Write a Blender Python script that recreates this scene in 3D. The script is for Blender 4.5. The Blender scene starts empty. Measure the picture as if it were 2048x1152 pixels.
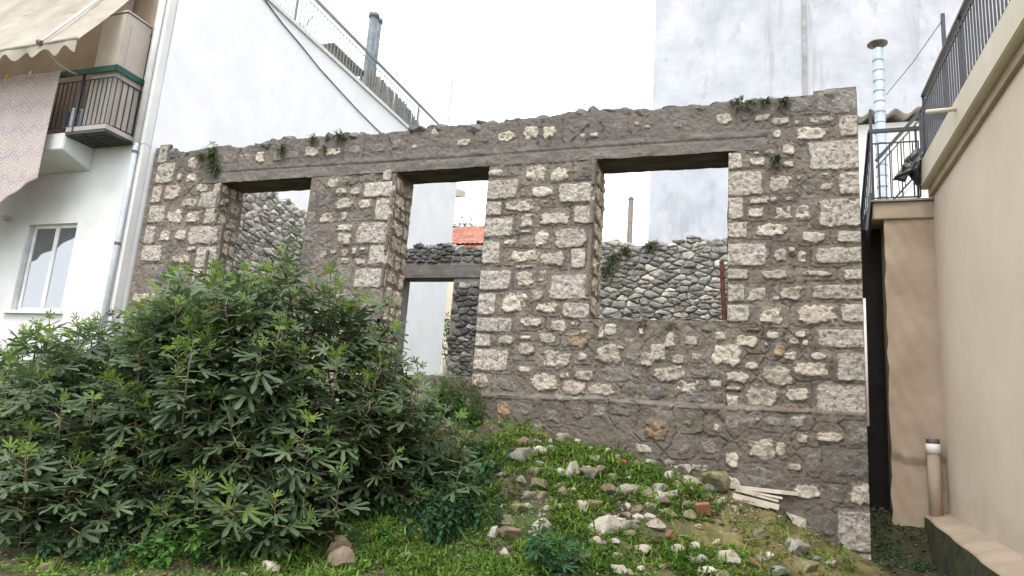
import bpy, bmesh, math, random
import numpy as np
from mathutils import Matrix, Vector, Euler

rnd = random.Random(7)
nrg = np.random.default_rng(7)
SC = bpy.context.scene
COL = SC.collection

# ------------------------------------------------------------------ camera
F = 1413.0; CX, CY = 1024.0, 576.0          # photo pixels (2048 x 1152)
def _n(v):
    v = np.array(v, float); return v / np.linalg.norm(v)
UPc = _n([496, -6876, 1413]); DPc = _n([496, 326, 1413]); DPc = _n(DPc - UPc * DPc.dot(UPc))
RTc = np.cross(DPc, UPc); RTc = RTc if RTc[0] > 0 else -RTc
RW = np.array([RTc, DPc, UPc])              # world = RW @ camera(x right, y down, z forward)
cam_d = bpy.data.cameras.new('camera'); cam = bpy.data.objects.new('camera', cam_d); COL.objects.link(cam)
cam_d.sensor_width = 36.0; cam_d.lens = 36.0 * F / 2048.0; cam_d.clip_start = 0.05; cam_d.clip_end = 3000
r_, u_, b_ = RW @ np.array([1, 0, 0.]), RW @ np.array([0, -1, 0.]), RW @ np.array([0, 0, -1.])
cam.matrix_world = Matrix(((r_[0], u_[0], b_[0], 0), (r_[1], u_[1], b_[1], 0), (r_[2], u_[2], b_[2], 0), (0, 0, 0, 1)))
SC.camera = cam
def ray(px, py): return RW @ np.array([px - CX, py - CY, F])
def onY(px, py, Y): r = ray(px, py); return r * (Y / r[1])
def onX(px, py, X): r = ray(px, py); return r * (X / r[0])
def onZ(px, py, Z): r = ray(px, py); return r * (Z / r[2])
def proj(P):
    c = np.atleast_2d(P) @ RW
    return CX + F * c[:, 0] / c[:, 2], CY + F * c[:, 1] / c[:, 2], c[:, 2]

# ------------------------------------------------------------------ sky, sun, exposure
SUN_EL, SUN_AZ = math.radians(60), math.radians(172)     # azimuth from +Y towards +X
W = bpy.data.worlds.new("World"); SC.world = W; W.use_nodes = True
nt = W.node_tree; nt.nodes.clear()
sky = nt.nodes.new('ShaderNodeTexSky'); sky.sky_type = 'NISHITA'; sky.sun_disc = False
sky.sun_elevation = SUN_EL; sky.sun_rotation = SUN_AZ; sky.dust_density = 4.0; sky.air_density = 1.0
hs = nt.nodes.new('ShaderNodeHueSaturation'); hs.inputs['Saturation'].default_value = 0.35
mx = nt.nodes.new('ShaderNodeMix'); mx.data_type = 'RGBA'; mx.inputs[0].default_value = 0.65
mx.inputs[7].default_value = (9.3, 9.6, 10.0, 1)          # bright even cloud layer
bg = nt.nodes.new('ShaderNodeBackground'); bg.inputs[1].default_value = 0.13
wo = nt.nodes.new('ShaderNodeOutputWorld')
nt.links.new(sky.outputs[0], hs.inputs['Color']); nt.links.new(hs.outputs[0], mx.inputs[6])
nt.links.new(mx.outputs[2], bg.inputs[0]); nt.links.new(bg.outputs[0], wo.inputs[0])
sl = bpy.data.lights.new('sun', 'SUN'); sl.energy = 1.0; sl.angle = math.radians(24); sl.color = (1, .95, .88)
so = bpy.data.objects.new('sun', sl); COL.objects.link(so)
tos = Vector((math.sin(SUN_AZ) * math.cos(SUN_EL), math.cos(SUN_AZ) * math.cos(SUN_EL), math.sin(SUN_EL)))
so.rotation_euler = tos.to_track_quat('Z', 'Y').to_euler(); so.location = (0, 5, 20)
SC.view_settings.view_transform = 'Standard'; SC.view_settings.look = 'None'
SC.view_settings.exposure = 1.15; SC.view_settings.gamma = 1.0; SC.view_settings.use_curve_mapping = False
SC.render.engine = 'CYCLES'
SC.cycles.max_bounces = 6; SC.cycles.diffuse_bounces = 3; SC.cycles.transmission_bounces = 4; SC.cycles.transparent_max_bounces = 6

# ------------------------------------------------------------------ noise
def _hash(ix, iy, iz, s):
    h = (ix.astype(np.int64) * 374761393 + iy.astype(np.int64) * 668265263 + iz.astype(np.int64) * 2147483647 + s * 974634541) & 0xFFFFFFFF
    h = ((h ^ (h >> 13)) * 1274126177) & 0xFFFFFFFF
    h = ((h ^ (h >> 16)) * 2246822519) & 0xFFFFFFFF
    return ((h ^ (h >> 15)) & 0xFFFF) / 32767.5 - 1.0
def vnoise(P, s=0):
    P = np.asarray(P, float); I = np.floor(P); f = P - I; f = f * f * (3 - 2 * f); I = I.astype(np.int64)
    o = 0
    for a in (0, 1):
        wx = f[:, 0] if a else 1 - f[:, 0]
        for b in (0, 1):
            wy = f[:, 1] if b else 1 - f[:, 1]
            for c in (0, 1):
                wz = f[:, 2] if c else 1 - f[:, 2]
                o = o + wx * wy * wz * _hash(I[:, 0] + a, I[:, 1] + b, I[:, 2] + c, s)
    return o
def fbm(P, s=0, oct=3):
    P = np.asarray(P, float); t = 0; a = 1.0; n = 0
    for i in range(oct):
        t = t + a * vnoise(P * (2.03 ** i) + 17.3 * i, s + i); n += a; a *= .5
    return t / n
def sst(e0, e1, x):
    t = np.clip((np.asarray(x, float) - e0) / (e1 - e0), 0, 1); return t * t * (3 - 2 * t)

# ------------------------------------------------------------------ materials
M = {}
def lk(nt, a, b): nt.links.new(a, b)
def pm(name, c1, c2, scale=3.0, rough=.9, bump=.25, bscale=45, var=.12, stains=(), metal=0.0, aniso=(1, 1, 1), spec=.3, detail=6, c3=None, bdist=.02, trans=0.0, isl=False, zst=None, into=None, smear=None):
    """procedural material: world-position noise between c1 and c2, stains [(colour, scale xyz, lo, hi, strength)], fine bump"""
    if into is None:
        m = bpy.data.materials.new(name); m.use_nodes = True; t = m.node_tree; N = t.nodes; p = N['Principled BSDF']; out = N['Material Output']
    else:
        t = into; N = t.nodes; p = N.new('ShaderNodeBsdfPrincipled')
    g = N.new('ShaderNodeNewGeometry')
    mp = N.new('ShaderNodeMapping'); mp.inputs['Scale'].default_value = aniso; lk(t, g.outputs['Position'], mp.inputs[0])
    n1 = N.new('ShaderNodeTexNoise'); n1.inputs['Scale'].default_value = scale; n1.inputs['Detail'].default_value = detail; n1.inputs['Roughness'].default_value = .62
    lk(t, mp.outputs[0], n1.inputs['Vector'])
    rp = N.new('ShaderNodeValToRGB'); rp.color_ramp.elements[0].position = .36; rp.color_ramp.elements[1].position = .66
    rp.color_ramp.elements[0].color = (*c1, 1); rp.color_ramp.elements[1].color = (*c2, 1)
    if c3:
        e = rp.color_ramp.elements.new(.5); e.color = (*c3, 1)
    lk(t, n1.outputs[0], rp.inputs[0]); col = rp.outputs[0]
    for i, (sc_, ssc, lo, hi, st) in enumerate(stains):
        ms = N.new('ShaderNodeMapping'); ms.inputs['Scale'].default_value = ssc; ms.inputs['Location'].default_value = (3.1 * i, 5.7 * i, 1.3 * i)
        lk(t, g.outputs['Position'], ms.inputs[0])
        ns = N.new('ShaderNodeTexNoise'); ns.inputs['Scale'].default_value = 1; ns.inputs['Detail'].default_value = 7; ns.inputs['Roughness'].default_value = .65
        lk(t, ms.outputs[0], ns.inputs['Vector'])
        mr = N.new('ShaderNodeMapRange'); mr.interpolation_type = 'SMOOTHSTEP'
        for k, v in ((1, lo), (2, hi), (3, 0), (4, st)): mr.inputs[k].default_value = v
        lk(t, ns.outputs[0], mr.inputs[0])
        mm = N.new('ShaderNodeMix'); mm.data_type = 'RGBA'; mm.inputs[7].default_value = (*sc_, 1)
        lk(t, mr.outputs[0], mm.inputs[0]); lk(t, col, mm.inputs[6]); col = mm.outputs[2]
    if smear:
        at = N.new('ShaderNodeAttribute'); at.attribute_name = 'smear'
        nf = N.new('ShaderNodeTexNoise'); nf.inputs['Scale'].default_value = 24; nf.inputs['Detail'].default_value = 4; nf.inputs['Roughness'].default_value = .7; lk(t, g.outputs['Position'], nf.inputs['Vector'])
        ma = N.new('ShaderNodeMath'); ma.operation = 'MULTIPLY_ADD'; ma.inputs[1].default_value = 1.5; lk(t, nf.outputs[0], ma.inputs[0]); lk(t, at.outputs['Fac'], ma.inputs[2])
        mr = N.new('ShaderNodeMapRange'); mr.interpolation_type = 'SMOOTHSTEP'
        for k, v in ((1, 1.12), (2, 1.32), (3, 0), (4, .92)): mr.inputs[k].default_value = v
        lk(t, ma.outputs[0], mr.inputs[0]); mm = N.new('ShaderNodeMix'); mm.data_type = 'RGBA'; mm.inputs[7].default_value = (*smear, 1)
        lk(t, mr.outputs[0], mm.inputs[0]); lk(t, col, mm.inputs[6]); col = mm.outputs[2]
    if zst:
        sz = N.new('ShaderNodeSeparateXYZ'); lk(t, g.outputs['Position'], sz.inputs[0])
        nz_ = N.new('ShaderNodeTexNoise'); nz_.inputs['Scale'].default_value = 1.8; nz_.inputs['Detail'].default_value = 6; lk(t, g.outputs['Position'], nz_.inputs['Vector'])
        az = N.new('ShaderNodeMath'); az.operation = 'MULTIPLY_ADD'; az.inputs[1].default_value = 1.6; lk(t, nz_.outputs[0], az.inputs[0]); lk(t, sz.outputs[2], az.inputs[2])
        for zc, za, zb_, zs in zst:
            mr = N.new('ShaderNodeMapRange'); mr.interpolation_type = 'SMOOTHSTEP'
            for k, v in ((1, za), (2, zb_), (3, 0), (4, zs)): mr.inputs[k].default_value = v
            lk(t, az.outputs[0], mr.inputs[0]); mm = N.new('ShaderNodeMix'); mm.data_type = 'RGBA'; mm.inputs[7].default_value = (*zc, 1)
            lk(t, mr.outputs[0], mm.inputs[0]); lk(t, col, mm.inputs[6]); col = mm.outputs[2]
    if var:
        oi = N.new('ShaderNodeObjectInfo'); rs = oi.outputs['Random']
        if isl:
            ad = N.new('ShaderNodeMath'); ad.operation = 'ADD'; lk(t, oi.outputs['Random'], ad.inputs[0]); lk(t, g.outputs['Random Per Island'], ad.inputs[1])
            fr = N.new('ShaderNodeMath'); fr.operation = 'FRACT'; lk(t, ad.outputs[0], fr.inputs[0]); rs = fr.outputs[0]
        mr = N.new('ShaderNodeMapRange'); mr.inputs[3].default_value = 1 - var; mr.inputs[4].default_value = 1 + var
        lk(t, rs, mr.inputs[0])
        hv = N.new('ShaderNodeHueSaturation'); lk(t, mr.outputs[0], hv.inputs['Value']); lk(t, col, hv.inputs['Color']); col = hv.outputs[0]
    lk(t, col, p.inputs['Base Color'])
    p.inputs['Roughness'].default_value = rough; p.inputs['Metallic'].default_value = metal; p.inputs['Specular IOR Level'].default_value = spec
    if bump:
        nb = N.new('ShaderNodeTexNoise'); nb.inputs['Scale'].default_value = bscale; nb.inputs['Detail'].default_value = 5; nb.inputs['Roughness'].default_value = .7
        lk(t, mp.outputs[0], nb.inputs['Vector'])
        bp = N.new('ShaderNodeBump'); bp.inputs['Strength'].default_value = bump; bp.inputs['Distance'].default_value = bdist
        lk(t, nb.outputs[0], bp.inputs['Height']); lk(t, bp.outputs[0], p.inputs['Normal'])
    if into is not None: return p.outputs[0]
    if trans:
        tr = N.new('ShaderNodeBsdfTranslucent'); ms = N.new('ShaderNodeMixShader'); ms.inputs[0].default_value = trans
        hb = N.new('ShaderNodeHueSaturation'); hb.inputs['Value'].default_value = 1.5; hb.inputs['Saturation'].default_value = 1.1; hb.inputs['Hue'].default_value = .485
        lk(t, col, hb.inputs['Color']); lk(t, hb.outputs[0], tr.inputs[0])
        lk(t, p.outputs[0], ms.inputs[1]); lk(t, tr.outputs[0], ms.inputs[2]); lk(t, ms.outputs[0], out.inputs[0])
    M[name] = m
    return m

pm('mortar', (.15, .13, .108), (.26, .228, .19), scale=3.4, bump=.9, bscale=42, var=0, c3=(.195, .17, .142), bdist=.03,
   stains=(((.10, .087, .073), (.9, .9, 1.6), .50, .62, .65), ((.29, .255, .21), (2.6, 2.6, 3.2), .57, .64, .65), ((.105, .09, .075), (17, 17, 17), .54, .62, .6), ((.40, .37, .32), (12, 12, 12), .62, .67, .8), ((.33, .30, .26), (5, 5, 6), .615, .65, .7)),
   zst=[((.14, .127, .116), 4.75, 5.4, .65), ((.135, .118, .098), 1.5, 1.1, .55)])
pm('lintel', (.145, .13, .115), (.235, .213, .188), scale=4, bump=.9, bscale=40, var=0, aniso=(.6, 1, 2.2), bdist=.03,
   stains=(((.085, .077, .07), (1.2, 1, 3), .50, .64, .6), ((.095, .084, .074), (15, 15, 15), .55, .63, .5), ((.36, .33, .285), (15, 15, 15), .64, .69, .8)))
ST = (((.15, .138, .125), (21, 21, 21), .53, .62, .8), ((.62, .585, .525), (8, 8, 8), .58, .68, .6), ((.19, .17, .145), (5, 5, 5), .60, .66, .75))
pm('stone_quoin', (.39, .35, .297), (.60, .555, .485), scale=12, bump=1, bscale=38, var=.12, stains=ST, smear=(.185, .158, .128), bdist=.04)
pm('stone_field', (.39, .34, .275), (.63, .57, .485), scale=10, bump=1, bscale=32, var=.18, stains=(((.21, .185, .155), (9, 9, 9), .55, .63, .85), ((.17, .155, .135), (26, 26, 26), .58, .66, .6)), smear=(.185, .158, .128), bdist=.04)
pm('stone_dark', (.15, .138, .123), (.29, .27, .245), scale=10, bump=1, bscale=36, var=.25, stains=(((.44, .415, .375), (17, 17, 17), .60, .66, .75), ((.15, .132, .112), (5, 5, 5), .52, .62, .8)), smear=(.185, .158, .128), bdist=.04)
pm('stone_grey', (.20, .183, .158), (.38, .35, .305), scale=9, bump=1, bscale=34, var=.25, stains=(((.48, .45, .40), (12, 12, 12), .60, .67, .7), ((.16, .138, .113), (6, 6, 6), .54, .63, .8)), smear=(.185, .158, .128), bdist=.04)
pm('stone_rust', (.20, .12, .06), (.40, .31, .21), scale=9, bump=1, bscale=34, var=.2, smear=(.185, .158, .128), bdist=.04, stains=(((.17, .145, .12), (7, 7, 7), .52, .62, .85),))
pm('stone_pink', (.36, .28, .235), (.56, .48, .42), scale=9, bump=1, bscale=34, var=.2, smear=(.185, .158, .128), bdist=.04, stains=(((.20, .17, .145), (8, 8, 8), .55, .63, .85),))
pm('stone_jamb', (.38, .315, .235), (.62, .545, .43), scale=6, bump=1, bscale=30, var=.2, stains=(((.20, .17, .13), (8, 8, 8), .54, .63, .75),), smear=(.185, .158, .128), bdist=.04)
pm('capstone', (.085, .08, .072), (.20, .19, .17), scale=6, bump=.9, bscale=30, var=.25, bdist=.03, stains=(((.30, .29, .26), (9, 9, 9), .63, .72, .6), ((.10, .11, .05), (3, 3, 3), .60, .72, .5)))
pm('rubble_grey', (.24, .23, .21), (.38, .365, .338), scale=5, bump=.8, bscale=26, var=.2, bdist=.03, isl=True, stains=(((.15, .145, .13), (9, 9, 9), .53, .66, .65), ((.48, .46, .425), (7, 7, 7), .60, .68, .6), ((.10, .11, .05), (2, 2, 2), .60, .72, .45)))
pm('rubble_pale', (.42, .385, .33), (.66, .62, .55), scale=5, bump=.8, bscale=26, var=.2, bdist=.03, isl=True, stains=(((.15, .14, .12), (7, 7, 7), .58, .70, .7),))
pm('rubble_dark', (.085, .083, .078), (.20, .195, .183), scale=5, bump=.8, bscale=26, var=.3, bdist=.03, isl=True, stains=(((.30, .29, .27), (10, 10, 10), .60, .70, .7), ((.06, .075, .03), (3, 3, 3), .56, .70, .6)))
pm('earth_mortar', (.16, .148, .13), (.26, .243, .215), scale=6, bump=.6, bscale=30, var=0)
pm('earth_mortar_pale', (.17, .14, .105), (.30, .26, .205), scale=6, bump=.6, bscale=30, var=0)
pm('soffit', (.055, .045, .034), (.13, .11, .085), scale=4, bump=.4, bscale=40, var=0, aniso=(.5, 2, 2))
# buildings
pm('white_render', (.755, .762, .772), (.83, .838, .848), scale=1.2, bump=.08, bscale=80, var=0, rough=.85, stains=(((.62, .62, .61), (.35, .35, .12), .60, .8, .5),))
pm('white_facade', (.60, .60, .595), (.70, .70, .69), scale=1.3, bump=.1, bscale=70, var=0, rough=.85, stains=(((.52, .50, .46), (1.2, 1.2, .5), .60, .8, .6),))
pm('tan_render', (.29, .235, .185), (.38, .315, .25), scale=1.2, bump=.1, bscale=70, var=0)
pm('white_paint', (.66, .655, .64), (.78, .775, .76), scale=5, bump=.1, var=.04, rough=.55)
pm('concrete_rear', (.385, .40, .435), (.52, .535, .575), scale=.7, bump=.35, bscale=8, var=0, detail=9,
   stains=(((.26, .26, .265), (.55, .55, .05), .57, .70, .6), ((.27, .265, .265), (2.2, 1, .16), .58, .74, .55), ((.60, .605, .62), (.5, .5, .5), .56, .74, .6), ((.30, .305, .32), (2.4, 2.4, 1.1), .55, .68, .4)))
pm('concrete_seam', (.24, .24, .24), (.36, .36, .36), scale=3, bump=.2, var=0)
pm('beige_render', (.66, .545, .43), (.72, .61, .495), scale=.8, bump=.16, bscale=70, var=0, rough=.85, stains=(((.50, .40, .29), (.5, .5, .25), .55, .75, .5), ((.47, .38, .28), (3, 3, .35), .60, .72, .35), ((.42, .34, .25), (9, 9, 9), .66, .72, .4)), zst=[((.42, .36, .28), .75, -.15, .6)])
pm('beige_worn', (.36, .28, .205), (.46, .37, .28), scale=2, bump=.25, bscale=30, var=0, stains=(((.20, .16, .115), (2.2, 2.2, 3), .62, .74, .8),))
pm('cream_slab', (.60, .53, .415), (.69, .62, .505), scale=1, bump=.1, bscale=60, var=0)
pm('dull_black', (.006, .006, .006), (.014, .013, .012), scale=5, bump=.3, bscale=30, var=0, rough=.8)  # even near-black for the wall in the gap beside the pier
pm('black_iron', (.016, .017, .022), (.035, .037, .045), scale=9, bump=.1, var=.1, rough=.5, spec=.5)
pm('grey_iron', (.16, .19, .19), (.24, .27, .27), scale=6, bump=.1, var=.08, rough=.5)
pm('green_band', (.010, .055, .048), (.02, .085, .07), scale=4, bump=.05, var=0, rough=.45)
pm('cabinet', (.35, .31, .27), (.43, .385, .34), scale=1.5, bump=.05, var=0, rough=.6, stains=(((.34, .29, .25), (3, 3, .5), .58, .75, .55),))
pm('grey_plastic', (.34, .37, .40), (.46, .49, .52), scale=5, bump=.05, var=0, rough=.5)
pm('navy_plastic', (.02, .025, .06), (.04, .05, .10), scale=5, bump=.05, var=0, rough=.4)
pm('canvas', (.40, .36, .295), (.54, .495, .42), scale=1.3, bump=.2, bscale=120, var=0, trans=.3, stains=(((.26, .23, .17), (1.2, 3, 3), .56, .72, .7),))
pm('zinc', (.34, .39, .43), (.50, .55, .59), scale=5, bump=.12, bscale=14, var=.1, metal=.9, rough=.30)
pm('zinc_dark', (.10, .085, .07), (.2, .17, .14), scale=8, bump=.2, var=0, metal=.6, rough=.55)
pm('rust', (.055, .022, .014), (.12, .05, .03), scale=12, bump=.5, var=0)
pm('roof_tile', (.27, .105, .07), (.40, .19, .135), scale=4, bump=.2, var=.25)
pm('corrugated', (.30, .29, .27), (.46, .45, .42), scale=3, bump=.1, var=0)
pm('cable', (.05, .05, .05), (.09, .09, .09), bump=0, var=0)
pm('timber', (.12, .105, .085), (.21, .185, .155), scale=8, bump=.3, aniso=(3, 3, .6), var=.1)
pm('reed', (.17, .16, .14), (.28, .265, .235), scale=8, bump=.2, var=.2)
pm('flue_grey', (.10, .12, .14), (.17, .19, .21), scale=4, bump=.05, var=0, rough=.45)
pm('bamboo', (.24, .19, .13), (.38, .32, .24), scale=8, bump=.2, var=.2)
pm('bin_bag', (.010, .010, .011), (.02, .02, .022), bump=.25, bscale=18, rough=.3, var=0, spec=.6)
pm('moulding', (.42, .37, .31), (.56, .505, .43), scale=6, bump=.2, bscale=60, var=.08, stains=(((.36, .31, .25), (9, 9, 9), .6, .72, .5),))
pm('terracotta', (.22, .085, .05), (.34, .15, .09), scale=10, bump=.4, var=.15, stains=(((.22, .14, .10), (9, 9, 9), .58, .7, .6),))
pm('yellow_peg', (.6, .5, .04), (.7, .6, .06), bump=0, var=0, rough=.5)
pm('white_plastic', (.72, .68, .66), (.84, .80, .78), bump=0, var=0, rough=.5)
# vegetation and ground
pm('fig_leaf', (.05, .085, .04), (.098, .148, .07), scale=2.5, bump=.15, bscale=90, var=.38, trans=.22, rough=.5, spec=.5, isl=True)
pm('fig_leaf_young', (.10, .17, .035), (.17, .26, .06), scale=4, bump=.15, var=.2, trans=.35, rough=.55, isl=True)
pm('fig_wood', (.075, .06, .045), (.15, .13, .10), scale=8, bump=.4, var=.1)
pm('petiole', (.20, .22, .07), (.30, .31, .12), scale=8, bump=0, var=0)
pm('weed_leaf', (.045, .125, .022), (.085, .20, .04), scale=4, bump=.15, var=.3, trans=.3, isl=True)
pm('weed_leaf_deep', (.022, .07, .03), (.045, .115, .05), scale=4, bump=.15, var=.3, trans=.25, isl=True)
pm('weed_stem', (.07, .11, .03), (.12, .16, .05), bump=0, var=0)
pm('fern', (.045, .07, .025), (.10, .12, .05), scale=9, bump=.1, var=.3, trans=.2, isl=True)
pm('petal', (.68, .70, .62), (.78, .78, .72), bump=0, var=.1, isl=True)
pm('cover_leaf', (.06, .125, .018), (.15, .24, .045), scale=1.6, bump=0, var=.45, trans=.3, isl=True)
pm('dry_grass', (.20, .17, .08), (.34, .29, .16), scale=5, bump=0, var=.3, trans=.2, isl=True)
pm('dead_leaf', (.09, .06, .03), (.24, .17, .09), scale=6, bump=0, var=.4, isl=True)
pm('tree_leaf', (.025, .055, .022), (.06, .11, .04), scale=3, bump=0, var=.4, trans=.25, isl=True)
pm('bark', (.07, .06, .05), (.14, .12, .10), bump=.4, var=0)
pm('rock_pale', (.28, .25, .205), (.45, .41, .35), scale=7, bump=.7, bscale=26, var=.14, bdist=.02, stains=(((.17, .135, .09), (5, 5, 5), .50, .62, .8), ((.25, .225, .18), (9, 9, 9), .58, .70, .7),))
pm('rock_white', (.33, .305, .255), (.49, .46, .40), scale=7, bump=.5, bscale=30, var=.08, stains=(((.17, .135, .09), (5, 5, 5), .50, .62, .8), ((.36, .34, .29), (9, 9, 9), .6, .72, .6),))
pm('rock_grey', (.17, .165, .145), (.32, .31, .275), scale=7, bump=.8, bscale=26, var=.16, bdist=.03, stains=(((.17, .135, .09), (5, 5, 5), .50, .62, .8), ((.12, .12, .05), (5, 5, 5), .57, .70, .7),))
pm('rock_moss', (.15, .135, .08), (.29, .265, .16), scale=7, bump=.9, bscale=30, var=.16, bdist=.03, stains=(((.10, .12, .025), (5, 5, 5), .50, .64, .8),))
pm('rock_brown', (.15, .11, .075), (.27, .21, .155), scale=7, bump=.7, bscale=26, var=.14, bdist=.03)
pm('asphalt', (.045, .045, .045), (.07, .07, .068), bump=.3, var=0)

def ground_mat():
    """soil with green growth, olive moss (attribute red) and damp dark earth (attribute green) blended in one material"""
    m = bpy.data.materials.new('ground'); m.use_nodes = True; t = m.node_tree; N = t.nodes; N.remove(N['Principled BSDF'])
    a = pm('soil', (.06, .046, .03), (.145, .113, .078), scale=3, bump=1, bscale=24, var=0, bdist=.05, into=t,
           stains=(((.065, .11, .022), (1.1, 1.1, 1.1), .42, .54, .8), ((.28, .255, .21), (13, 13, 13), .62, .68, .8), ((.035, .026, .018), (4, 4, 4), .56, .66, .7), ((.17, .15, .06), (3, 3, 3), .58, .68, .7)))
    b = pm('moss', (.15, .125, .045), (.31, .26, .12), scale=5, bump=1, bscale=30, var=0, bdist=.05, into=t,
           stains=(((.10, .095, .028), (2.5, 2.5, 2.5), .47, .58, .85), ((.40, .355, .25), (6, 6, 6), .60, .68, .6), ((.085, .065, .042), (5, 5, 5), .56, .64, .8), ((.06, .10, .02), (1.6, 1.6, 1.6), .55, .63, .7)))
    c = pm('damp', (.022, .022, .012), (.06, .06, .03), scale=5, bump=.7, bscale=25, var=0, into=t, stains=(((.03, .055, .012), (3, 3, 3), .5, .62, .8), ((.22, .21, .18), (12, 12, 12), .66, .72, .7)))
    at = N.new('ShaderNodeAttribute'); at.attribute_name = 'zone'; sp = N.new('ShaderNodeSeparateColor'); lk(t, at.outputs['Color'], sp.inputs[0])
    m1 = N.new('ShaderNodeMixShader'); m2 = N.new('ShaderNodeMixShader')
    lk(t, sp.outputs[0], m1.inputs[0]); lk(t, a, m1.inputs[1]); lk(t, b, m1.inputs[2]); lk(t, sp.outputs[1], m2.inputs[0]); lk(t, m1.outputs[0], m2.inputs[1]); lk(t, c, m2.inputs[2]); lk(t, m2.outputs[0], N['Material Output'].inputs[0])
    M['ground'] = m
ground_mat()
pm('dark_earth', (.022, .022, .012), (.06, .06, .03), scale=5, bump=.7, bscale=25, var=0, stains=(((.03, .055, .012), (3, 3, 3), .5, .62, .8), ((.22, .21, .18), (12, 12, 12), .66, .72, .7)))

def glass_mat():
    m = bpy.data.materials.new('window_glass'); m.use_nodes = True; t = m.node_tree; N = t.nodes; N.clear()
    o = N.new('ShaderNodeOutputMaterial'); gl = N.new('ShaderNodeBsdfGlossy'); gl.inputs['Roughness'].default_value = .03; gl.inputs[0].default_value = (.9, .93, .96, 1)
    df = N.new('ShaderNodeBsdfDiffuse'); df.inputs[0].default_value = (.10, .11, .13, 1)
    fr = N.new('ShaderNodeFresnel'); fr.inputs[0].default_value = 1.9
    ad = N.new('ShaderNodeMath'); ad.operation = 'ADD'; ad.inputs[1].default_value = .22; lk(t, fr.outputs[0], ad.inputs[0])
    ms = N.new('ShaderNodeMixShader'); lk(t, ad.outputs[0], ms.inputs[0]); lk(t, df.outputs[0], ms.inputs[1]); lk(t, gl.outputs[0], ms.inputs[2]); lk(t, ms.outputs[0], o.inputs[0])
    M['window_glass'] = m
glass_mat()
def cloth_mat():
    """lace-like cloth: rows of diamonds in pale pink, violet and orange threads on grey-white"""
    m = bpy.data.materials.new('patterned_cloth'); m.use_nodes = True; t = m.node_tree; N = t.nodes; p = N['Principled BSDF']
    g = N.new('ShaderNodeNewGeometry'); sx = N.new('ShaderNodeSeparateXYZ'); lk(t, g.outputs['Position'], sx.inputs[0])
    ns = N.new('ShaderNodeTexNoise'); ns.inputs['Scale'].default_value = 26; ns.inputs['Detail'].default_value = 3; lk(t, g.outputs['Position'], ns.inputs['Vector'])
    def math_(op, a, b=None):
        n = N.new('ShaderNodeMath'); n.operation = op
        for i, v in enumerate((a, b)):
            if v is None: continue
            if isinstance(v, (int, float)): n.inputs[i].default_value = v
            else: lk(t, v, n.inputs[i])
        return n.outputs[0]
    tri_x = math_('PINGPONG', math_('MULTIPLY', sx.outputs[0], 4.5), 1.0)
    zz = math_('ADD', math_('MULTIPLY', sx.outputs[2], 1.9), math_('MULTIPLY', tri_x, .33))
    zz = math_('ADD', zz, math_('MULTIPLY', ns.outputs[0], .16))
    st = math_('PINGPONG', zz, .5)
    rp = N.new('ShaderNodeValToRGB'); cr = rp.color_ramp
    cr.elements[0].position = 0; cr.elements[0].color = (.62, .56, .54, 1); cr.elements[1].position = .5; cr.elements[1].color = (.42, .38, .38, 1)
    for ps, c in ((.06, (.38, .22, .24, 1)), (.12, (.66, .62, .59, 1)), (.2, (.36, .28, .38, 1)), (.27, (.64, .61, .57, 1)), (.36, (.52, .34, .26, 1)), (.42, (.60, .58, .56, 1))):
        e = cr.elements.new(ps); e.color = c
    lk(t, st, rp.inputs[0])
    n2 = N.new('ShaderNodeTexNoise'); n2.inputs['Scale'].default_value = 70; lk(t, g.outputs['Position'], n2.inputs['Vector'])
    mx = N.new('ShaderNodeMix'); mx.data_type = 'RGBA'; mx.inputs[7].default_value = (.66, .62, .60, 1)
    mr = N.new('ShaderNodeMapRange'); mr.inputs[1].default_value = .55; mr.inputs[2].default_value = .64; lk(t, n2.outputs[0], mr.inputs[0])
    lk(t, mr.outputs[0], mx.inputs[0]); lk(t, rp.outputs[0], mx.inputs[6]); lk(t, mx.outputs[2], p.inputs['Base Color']); p.inputs['Roughness'].default_value = .9
    tr = N.new('ShaderNodeBsdfTranslucent'); ms = N.new('ShaderNodeMixShader'); ms.inputs[0].default_value = .25
    lk(t, mx.outputs[2], tr.inputs[0]); lk(t, p.outputs[0], ms.inputs[1]); lk(t, tr.outputs[0], ms.inputs[2]); lk(t, ms.outputs[0], N['Material Output'].inputs[0])
    M['patterned_cloth'] = m
cloth_mat()

# ------------------------------------------------------------------ object helpers
def mesh(name, V, Fc, mats, smooth=False, midx=None, sm=None):
    me = bpy.data.meshes.new(name)
    V = np.asarray(V, np.float32).reshape(-1, 3)
    if isinstance(Fc, np.ndarray):
        k = Fc.shape[1]; nf = len(Fc)
        me.vertices.add(len(V)); me.vertices.foreach_set('co', V.ravel())
        me.loops.add(nf * k); me.loops.foreach_set('vertex_index', Fc.astype(np.int32).ravel())
        me.polygons.add(nf); me.polygons.foreach_set('loop_start', np.arange(0, nf * k, k, dtype=np.int32))
        me.update(calc_edges=True)
    else:
        me.from_pydata(V.tolist(), [], Fc); me.update()
    for m in (mats if isinstance(mats, (list, tuple)) else [mats]): me.materials.append(M[m])
    if midx is not None: me.polygons.foreach_set('material_index', np.asarray(midx, np.int32))
    if smooth: me.polygons.foreach_set('use_smooth', np.ones(len(me.polygons), bool))
    if sm is not None:
        at = me.attributes.new('smear', 'FLOAT', 'POINT'); at.data.foreach_set('value', np.asarray(sm, np.float32))
    if name in ('rock', 'capstone'): me.set_sharp_from_angle(angle=math.radians(24))
    return me
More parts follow.
